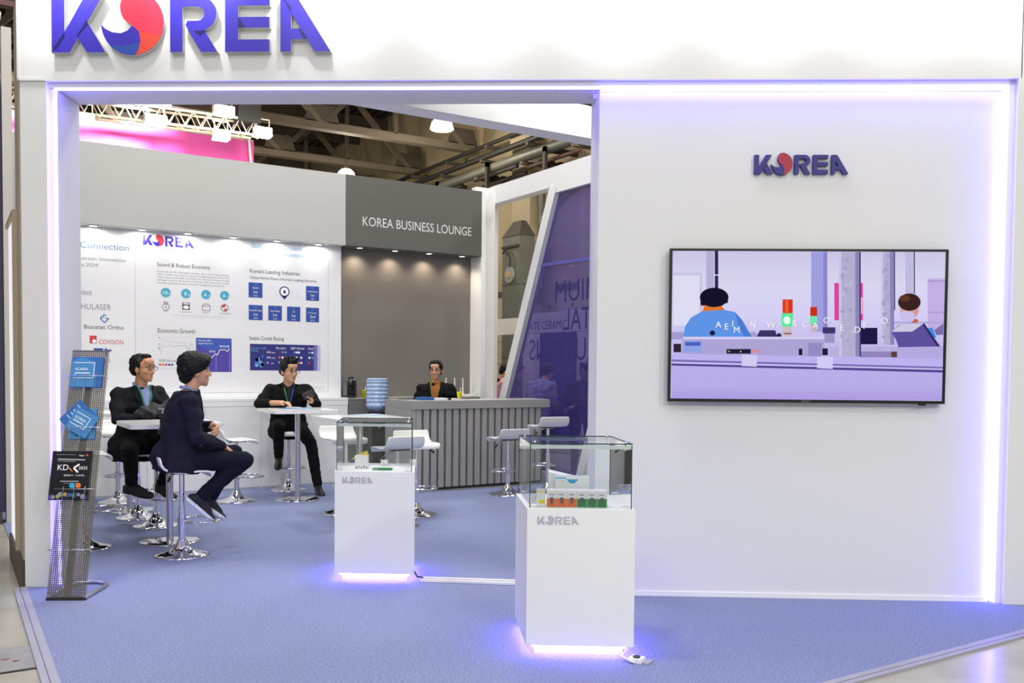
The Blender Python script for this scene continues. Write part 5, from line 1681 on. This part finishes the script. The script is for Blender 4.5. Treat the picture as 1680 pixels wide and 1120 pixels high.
    # shoes
    for s in 'LR':
        shoe(t, J['an' + s], J['toe' + s], (J['kn' + s] - J['an' + s]), C['shoes'], voxel=max(voxel, 0.007))
    # hair
    b = MB()
    if hair == 'short':
        b.ell((0, 0.022, 0.05), (0.085, 0.1, 0.083)); b.ell((0, 0.062, 0.0), (0.076, 0.056, 0.075)); b.ell((0, -0.05, 0.098), (0.062, 0.042, 0.026))
        for s in (-1, 1):
            b.ell((s * 0.074, 0.012, 0.03), (0.013, 0.045, 0.045)); b.ell((s * 0.055, -0.045, 0.075), (0.022, 0.03, 0.025))
    elif hair == 'receding':
        b.ell((0, 0.03, 0.05), (0.084, 0.094, 0.08)); b.ell((0, 0.064, 0.0), (0.075, 0.055, 0.07)); b.ell((0, -0.025, 0.105), (0.05, 0.05, 0.022))
        for s in (-1, 1):
            b.ell((s * 0.075, 0.016, 0.025), (0.012, 0.045, 0.045))
    elif hair == 'spiky':
        b.ell((0, 0.022, 0.052), (0.087, 0.1, 0.085)); b.ell((0, 0.06, 0.01), (0.078, 0.056, 0.072)); b.ell((0, -0.048, 0.1), (0.068, 0.045, 0.035))
        for s in (-1, 1):
            b.ell((s * 0.077, 0.01, 0.03), (0.013, 0.048, 0.05))
        for k in range(14):
            a = k * 2.4; r = 0.012 + 0.05 * (k / 14)
            b.cap((r * math.cos(a), -0.01 + r * math.sin(a) * 1.2, 0.11), 0.018, (r * 1.5 * math.cos(a), -0.03 + r * 1.5 * math.sin(a), 0.15 - 0.012 * (k / 14)), 0.008, 8)
    elif hair == 'mop':
        b.ell((0, 0.02, 0.056), (0.099, 0.115, 0.092)); b.ell((0, 0.062, 0.005), (0.09, 0.072, 0.08)); b.ell((0, 0.07, -0.05), (0.07, 0.05, 0.045)); b.ell((0, -0.062, 0.085), (0.075, 0.045, 0.04))
        for s in (-1, 1):
            b.ell((s * 0.083, 0.02, 0.03), (0.018, 0.06, 0.055)); b.ell((s * 0.066, -0.045, 0.06), (0.026, 0.045, 0.04))
    elif hair == 'long':
        b.ell((0, 0.022, 0.05), (0.088, 0.102, 0.085)); b.ell((0, 0.065, -0.06), (0.085, 0.055, 0.14)); b.ell((0, -0.04, 0.09), (0.07, 0.05, 0.035))
        for s in (-1, 1):
            b.ell((s * 0.078, 0.01, -0.04), (0.018, 0.06, 0.12))
    xform(b, HM)
    me = fuse(b, max(voxel * 0.8, 0.005), 3, 0.004, 30, 5)
    me.materials.append(C.get('hair', hair_m)); me.name = 'hair'
    link('hair', me, t)
    if detail:
        b = MB()
        for s in (-1, 1):
            b.cur = 0; b.ell((s * 0.031, -0.078, 0.004), (0.015, 0.010, 0.0065), n=12, m=8)
            b.cur = 1; b.ell((s * 0.031, -0.0845, 0.004), (0.0068, 0.005, 0.0066), n=10, m=6)
            b.tube([(s * 0.046, -0.077, 0.007), (s * 0.031, -0.089, 0.0115), (s * 0.017, -0.084, 0.007)], 0.0022, 6)
        xform(b, HM); b.build('eyes', [eye_white, eye_dark], t)
        b = MB()
        for s in (-1, 1):
            b.tube([(s * 0.05, -0.073, 0.026), (s * 0.034, -0.088, 0.031), (s * 0.016, -0.09, 0.028)], [0.002, 0.0042, 0.003], 6)
        xform(b, HM); b.build('eyebrows', C.get('hair', hair_m), t)
        b = MB(); b.ell((0, -0.0835, -0.0615), (0.021, 0.0065, 0.004), n=12, m=6); b.ell((0, -0.0828, -0.0705), (0.017, 0.0065, 0.0045), n=12, m=6)
        xform(b, HM); b.build('mouth', lip_m, t)
    if glasses:
        b = MB()
        for s in (-1, 1):
            pts = [(s * (0.033 + 0.026 * math.cos(a)), -0.100 - 0.004 * math.cos(a), 0.002 + 0.0195 * math.sin(a)) for a in [2 * PI * k / 20 for k in range(20)]]
            b.tube(pts, 0.0024, 6, closed=True)
            b.tube([(s * 0.059, -0.096, 0.008), (s * 0.078, -0.07, 0.009), (s * 0.083, 0.0, 0.006)], 0.0022, 6)
        b.tube([(-0.008, -0.101, 0.006), (0, -0.104, 0.009), (0.008, -0.101, 0.006)], 0.0022, 6)
        xform(b, HM); g_ = b.build('glasses', glasses, t)
        b = MB()
        for s in (-1, 1):
            b.add([(s * (0.033 + 0.025 * math.cos(2 * PI * k / 16)), -0.100, 0.002 + 0.019 * math.sin(2 * PI * k / 16)) for k in range(16)], [tuple(range(16))])
        xform(b, HM); b.build('lens', spectacle_glass, g_)
    return t

frame_dark = M('dark_glasses_frame', '#1a1512', 0.3)
frame_brown = M('thin_brown_frame', '#5a3a2c', 0.3)

# man in dark jacket at the left, arms folded over a dark bag
J = dict(pelvis=V(0, -0.04, 0.82), chest=V(0, 0.0, 1.13), neck=V(0, 0.03, 1.35), head=V(0, 0.08, 1.51), yaw=0.42, pitch=0.0,
         shL=V(0.2, 0.01, 1.265), shR=V(-0.2, 0.0, 1.265), elL=V(0.27, 0.13, 1.06), elR=V(-0.27, 0.11, 1.04), wrL=V(0.02, 0.29, 1.09), wrR=V(-0.03, 0.31, 1.03),
         hipL=V(0.1, -0.02, 0.81), hipR=V(-0.1, -0.02, 0.81), knL=V(0.13, 0.40, 0.80), knR=V(-0.26, 0.30, 0.76), anL=V(0.12, 0.20, 0.42), anR=V(-0.19, 0.20, 0.44),
         toeL=V(0.14, 0.4, 0.36), toeR=V(-0.05, 0.40, 0.385), skirt=0.17, flare=1.12, lan=0.26,
         extra=[(V(-0.12, -0.06, 0.79), 0.14, V(-0.17, 0.08, 0.77), 0.12), (V(-0.16, 0.05, 0.76), 0.1, V(-0.19, -0.06, 0.72), 0.09)])
person('man in glasses and dark jacket holding a dark bag at the left tables', (1.545, 9.18, 0), 0.35, J,
       dict(trousers=black_cloth, jacket=dark_cloth, shirt=shirt_blue, shoes=(shoe_brown, shoe_brown), lanyard=(green_strap, green_strap), skin=skin2), 'receding', frame_brown)
b = MB()
b.ell((0, 0, 0), (0.2, 0.11, 0.06)); b.ell((0.12, -0.02, 0.03), (0.14, 0.1, 0.06)); b.ell((-0.14, 0.0, -0.03), (0.1, 0.09, 0.05)); b.cap((-0.2, -0.05, -0.02), 0.045, (0.22, -0.06, 0.05), 0.05); b.cap((-0.12, -0.1, -0.03), 0.03, (0.1, -0.11, 0.0), 0.035)
t = thing('bag', 'dark grey folded bag held in the arms of the man in glasses at left', 'bag', Vector((1.545, 9.18, 0)) + Matrix.Rotation(0.35, 3, 'Z') @ V(0.02, 0.34, 1.13), 0.35)
me = fuse(b, 0.008, 3, 0.035, 14, 2); me.materials.append(grey_cloth); link('bag_body', me, t)
b = MB(); b.tube([(-0.1, -0.125, 0.01), (0.0, -0.14, 0.0), (0.1, -0.13, 0.05)], 0.012, 8); b.build('strap', M('strap_grey', '#5d5d62', 0.6), t)
b = MB(); b.obox((-0.07, -0.155, 0.0), (0.03, -0.155, -0.05), 0.012, 0.05); b.build('buckle', M('buckle_grey', '#8a8a8e', 0.4), t)

# man seen from behind on the near stool
J = dict(pelvis=V(0, -0.03, 0.80), chest=V(0, 0.0, 1.11), neck=V(0, 0.06, 1.345), head=V(0, 0.115, 1.50), yaw=-0.05, pitch=-0.02,
         shL=V(0.205, 0.03, 1.255), shR=V(-0.205, 0.02, 1.255), elL=V(0.25, 0.10, 1.0), elR=V(-0.26, 0.06, 0.985), wrL=V(0.05, 0.25, 1.05), wrR=V(-0.10, 0.30, 0.885),
         hipL=V(0.1, -0.01, 0.79), hipR=V(-0.1, -0.01, 0.79), knL=V(0.14, 0.46, 0.80), knR=V(-0.13, 0.47, 0.765), anL=V(0.08, 0.24, 0.44), anR=V(-0.09, 0.13, 0.48),
         toeL=V(0.1, 0.40, 0.32), toeR=V(-0.09, 0.32, 0.30), skirt=0.11, flare=1.08, hdR=V(0.35, 0.6, -0.5), hdL=V(-0.75, 0.25, -0.3), hnL=V(0, -1, 0), hcL=0.7, hs=1.12, lan=0.3,
         extra=[(V(0, -0.1, 0.85), 0.12, V(0, -0.12, 0.80), 0.13)])
person('man in a navy suit seen from behind on the near stool, looking right', (1.605, 7.62, 0), SX, J,
       dict(trousers=jean_cloth, jacket=navy_cloth, shirt=shirt_blue, shoes=(M('dark_navy_sneaker', '#15141f', 0.7), sole_white), lanyard=(blue_strap, blue_strap)), 'mop')

# man in black writing at the bar table
J = dict(pelvis=V(0, 0.0, 0.84), chest=V(0, 0.08, 1.13), neck=V(0, 0.15, 1.335), head=V(0.0, 0.225, 1.485), yaw=0.62, pitch=0.06,
         shL=V(0.215, 0.1, 1.255), shR=V(-0.215, 0.1, 1.255), elL=V(0.33, 0.28, 1.08), elR=V(-0.35, 0.27, 1.09), wrL=V(0.26, 0.42, 1.12), wrR=V(-0.10, 0.52, 1.11),
         hipL=V(0.1, 0.03, 0.83), hipR=V(-0.1, 0.03, 0.83), knL=V(0.25, 0.42, 0.62), knR=V(-0.13, 0.38, 0.80), anL=V(0.33, 0.46, 0.105), anR=V(-0.12, 0.24, 0.44),
         toeL=V(0.36, 0.66, 0.075), toeR=V(-0.14, 0.44, 0.38), skirt=0.16, flare=1.1, cuffR=0.45, hcL=0.8, hnL=V(-1, 0.2, 0.2), hdL=V(-0.1, 0.5, 0.45), lan=0.24, hs=1.18, girth=1.14)
person('man in black suit and glasses writing at the bar table by the posters', (3.6, 11.03, 0), -0.28, J,
       dict(trousers=black_cloth, jacket=black_cloth, shirt=shirt_black, shoes=(shoe_black, shoe_black), lanyard=(green_strap, blue_strap), badge=paper), 'spiky', frame_dark)
t = thing('mobile_phone', 'dark phone with tan back in the left hand of the man in black', 'phone', Vector((3.6, 11.03, 0)) + Matrix.Rotation(-0.28, 3, 'Z') @ V(0.215, 0.535, 1.205), -0.2)
t.rotation_euler = (0.35, -0.4, -0.2)
b = MB(); b.box(-0.065, 0.065, -0.006, 0.006, -0.045, 0.045, 0.004); b.build('case', M('phone_brown', '#3a2d2a', 0.5), t)
b = MB(); b.box(-0.062, 0.062, -0.008, -0.006, -0.042, 0.042); b.build('phone_screen', M('phone_dark', '#1a1518', 0.2), t)

# man standing behind the counter
J = dict(pelvis=V(0, 0, 0.92), chest=V(0, 0.0, 1.17), neck=V(0, 0.02, 1.345), head=V(0, 0.045, 1.505), yaw=-0.12,
         shL=V(0.195, 0.0, 1.25), shR=V(-0.195, 0.0, 1.25), elL=V(0.27, -0.02, 0.99), elR=V(-0.27, -0.02, 0.99), wrL=V(0.20, 0.2, 0.9), wrR=V(-0.2, 0.2, 0.9),
         hipL=V(0.095, 0, 0.88), hipR=V(-0.095, 0, 0.88), knL=V(0.11, 0.02, 0.48), knR=V(-0.11, 0.02, 0.48), anL=V(0.12, 0, 0.105), anR=V(-0.12, 0, 0.105),
         toeL=V(0.15, 0.2, 0.075), toeR=V(-0.15, 0.2, 0.075), vneck=0.42, lan=0.36, hs=1.08)
t = person('man in black jacket and rust sweater standing behind the counter', (5.62, 10.95, 0), -0.58, J,
       dict(trousers=black_cloth, jacket=black_cloth, shirt=rust, collar=rust, shoes=(shoe_black, shoe_black), lanyard=(olive_strap, olive_strap), skin=skin), 'short', frame_brown)

# visitors in the next stand
def standing(lean=0.0, hd=0.0):
    return dict(pelvis=V(0, 0, 0.92), chest=V(0, 0.05 * lean, 1.2), neck=V(0, 0.16 * lean, 1.39), head=V(0, 0.24 * lean + 0.03, 1.535 - 0.04 * lean), yaw=hd, pitch=0.35 * lean,
         shL=V(0.195, 0.1 * lean, 1.29), shR=V(-0.195, 0.1 * lean, 1.29), elL=V(0.25, 0.08, 1.03), elR=V(-0.25, 0.08, 1.03), wrL=V(0.12, 0.28, 1.02), wrR=V(-0.12, 0.28, 1.0),
         hipL=V(0.095, 0, 0.9), hipR=V(-0.095, 0, 0.9), knL=V(0.11, 0.02, 0.49), knR=V(-0.11, 0.02, 0.49), anL=V(0.12, 0, 0.095), anR=V(-0.12, 0, 0.095),
         toeL=V(0.14, 0.2, 0.065), toeR=V(-0.14, 0.2, 0.065), hs=1.08)
for lab, x, y, r, jc, hr, le in (('man in black suit looking down in the next stand', 7.95, 13.45, 0.9, black_cloth, 'short', 1.0),
                                 ('person in pink top leaning over in the next stand', 7.85, 12.92, 0.7, pink_cloth, 'long', 1.0),
                                 ('person with dark hair behind the two visitors in the next stand', 8.05, 14.1, -0.6, grey_cloth, 'short', 0.3),
                                 ('person in grey shirt with back turned behind the violet glass', 7.75, 11.65, 1.9, grey_shirt, 'short', 0.8),
                                 ('person in dark jacket behind the violet glass, next to the grey shirt', 8.15, 11.05, 2.3, dark_cloth, 'short', 0.6),
                                 ('dark clad person behind the violet glass at the column', 7.75, 10.25, -2.0, dark_cloth, 'short', 0.3)):
    t = person(lab, (x, y, 0 if x < 7.1 else -0.012), r, standing(le), dict(trousers=black_cloth, jacket=jc, shirt=paper, shoes=(shoe_black, shoe_black)), hr, None, 0.011, False)
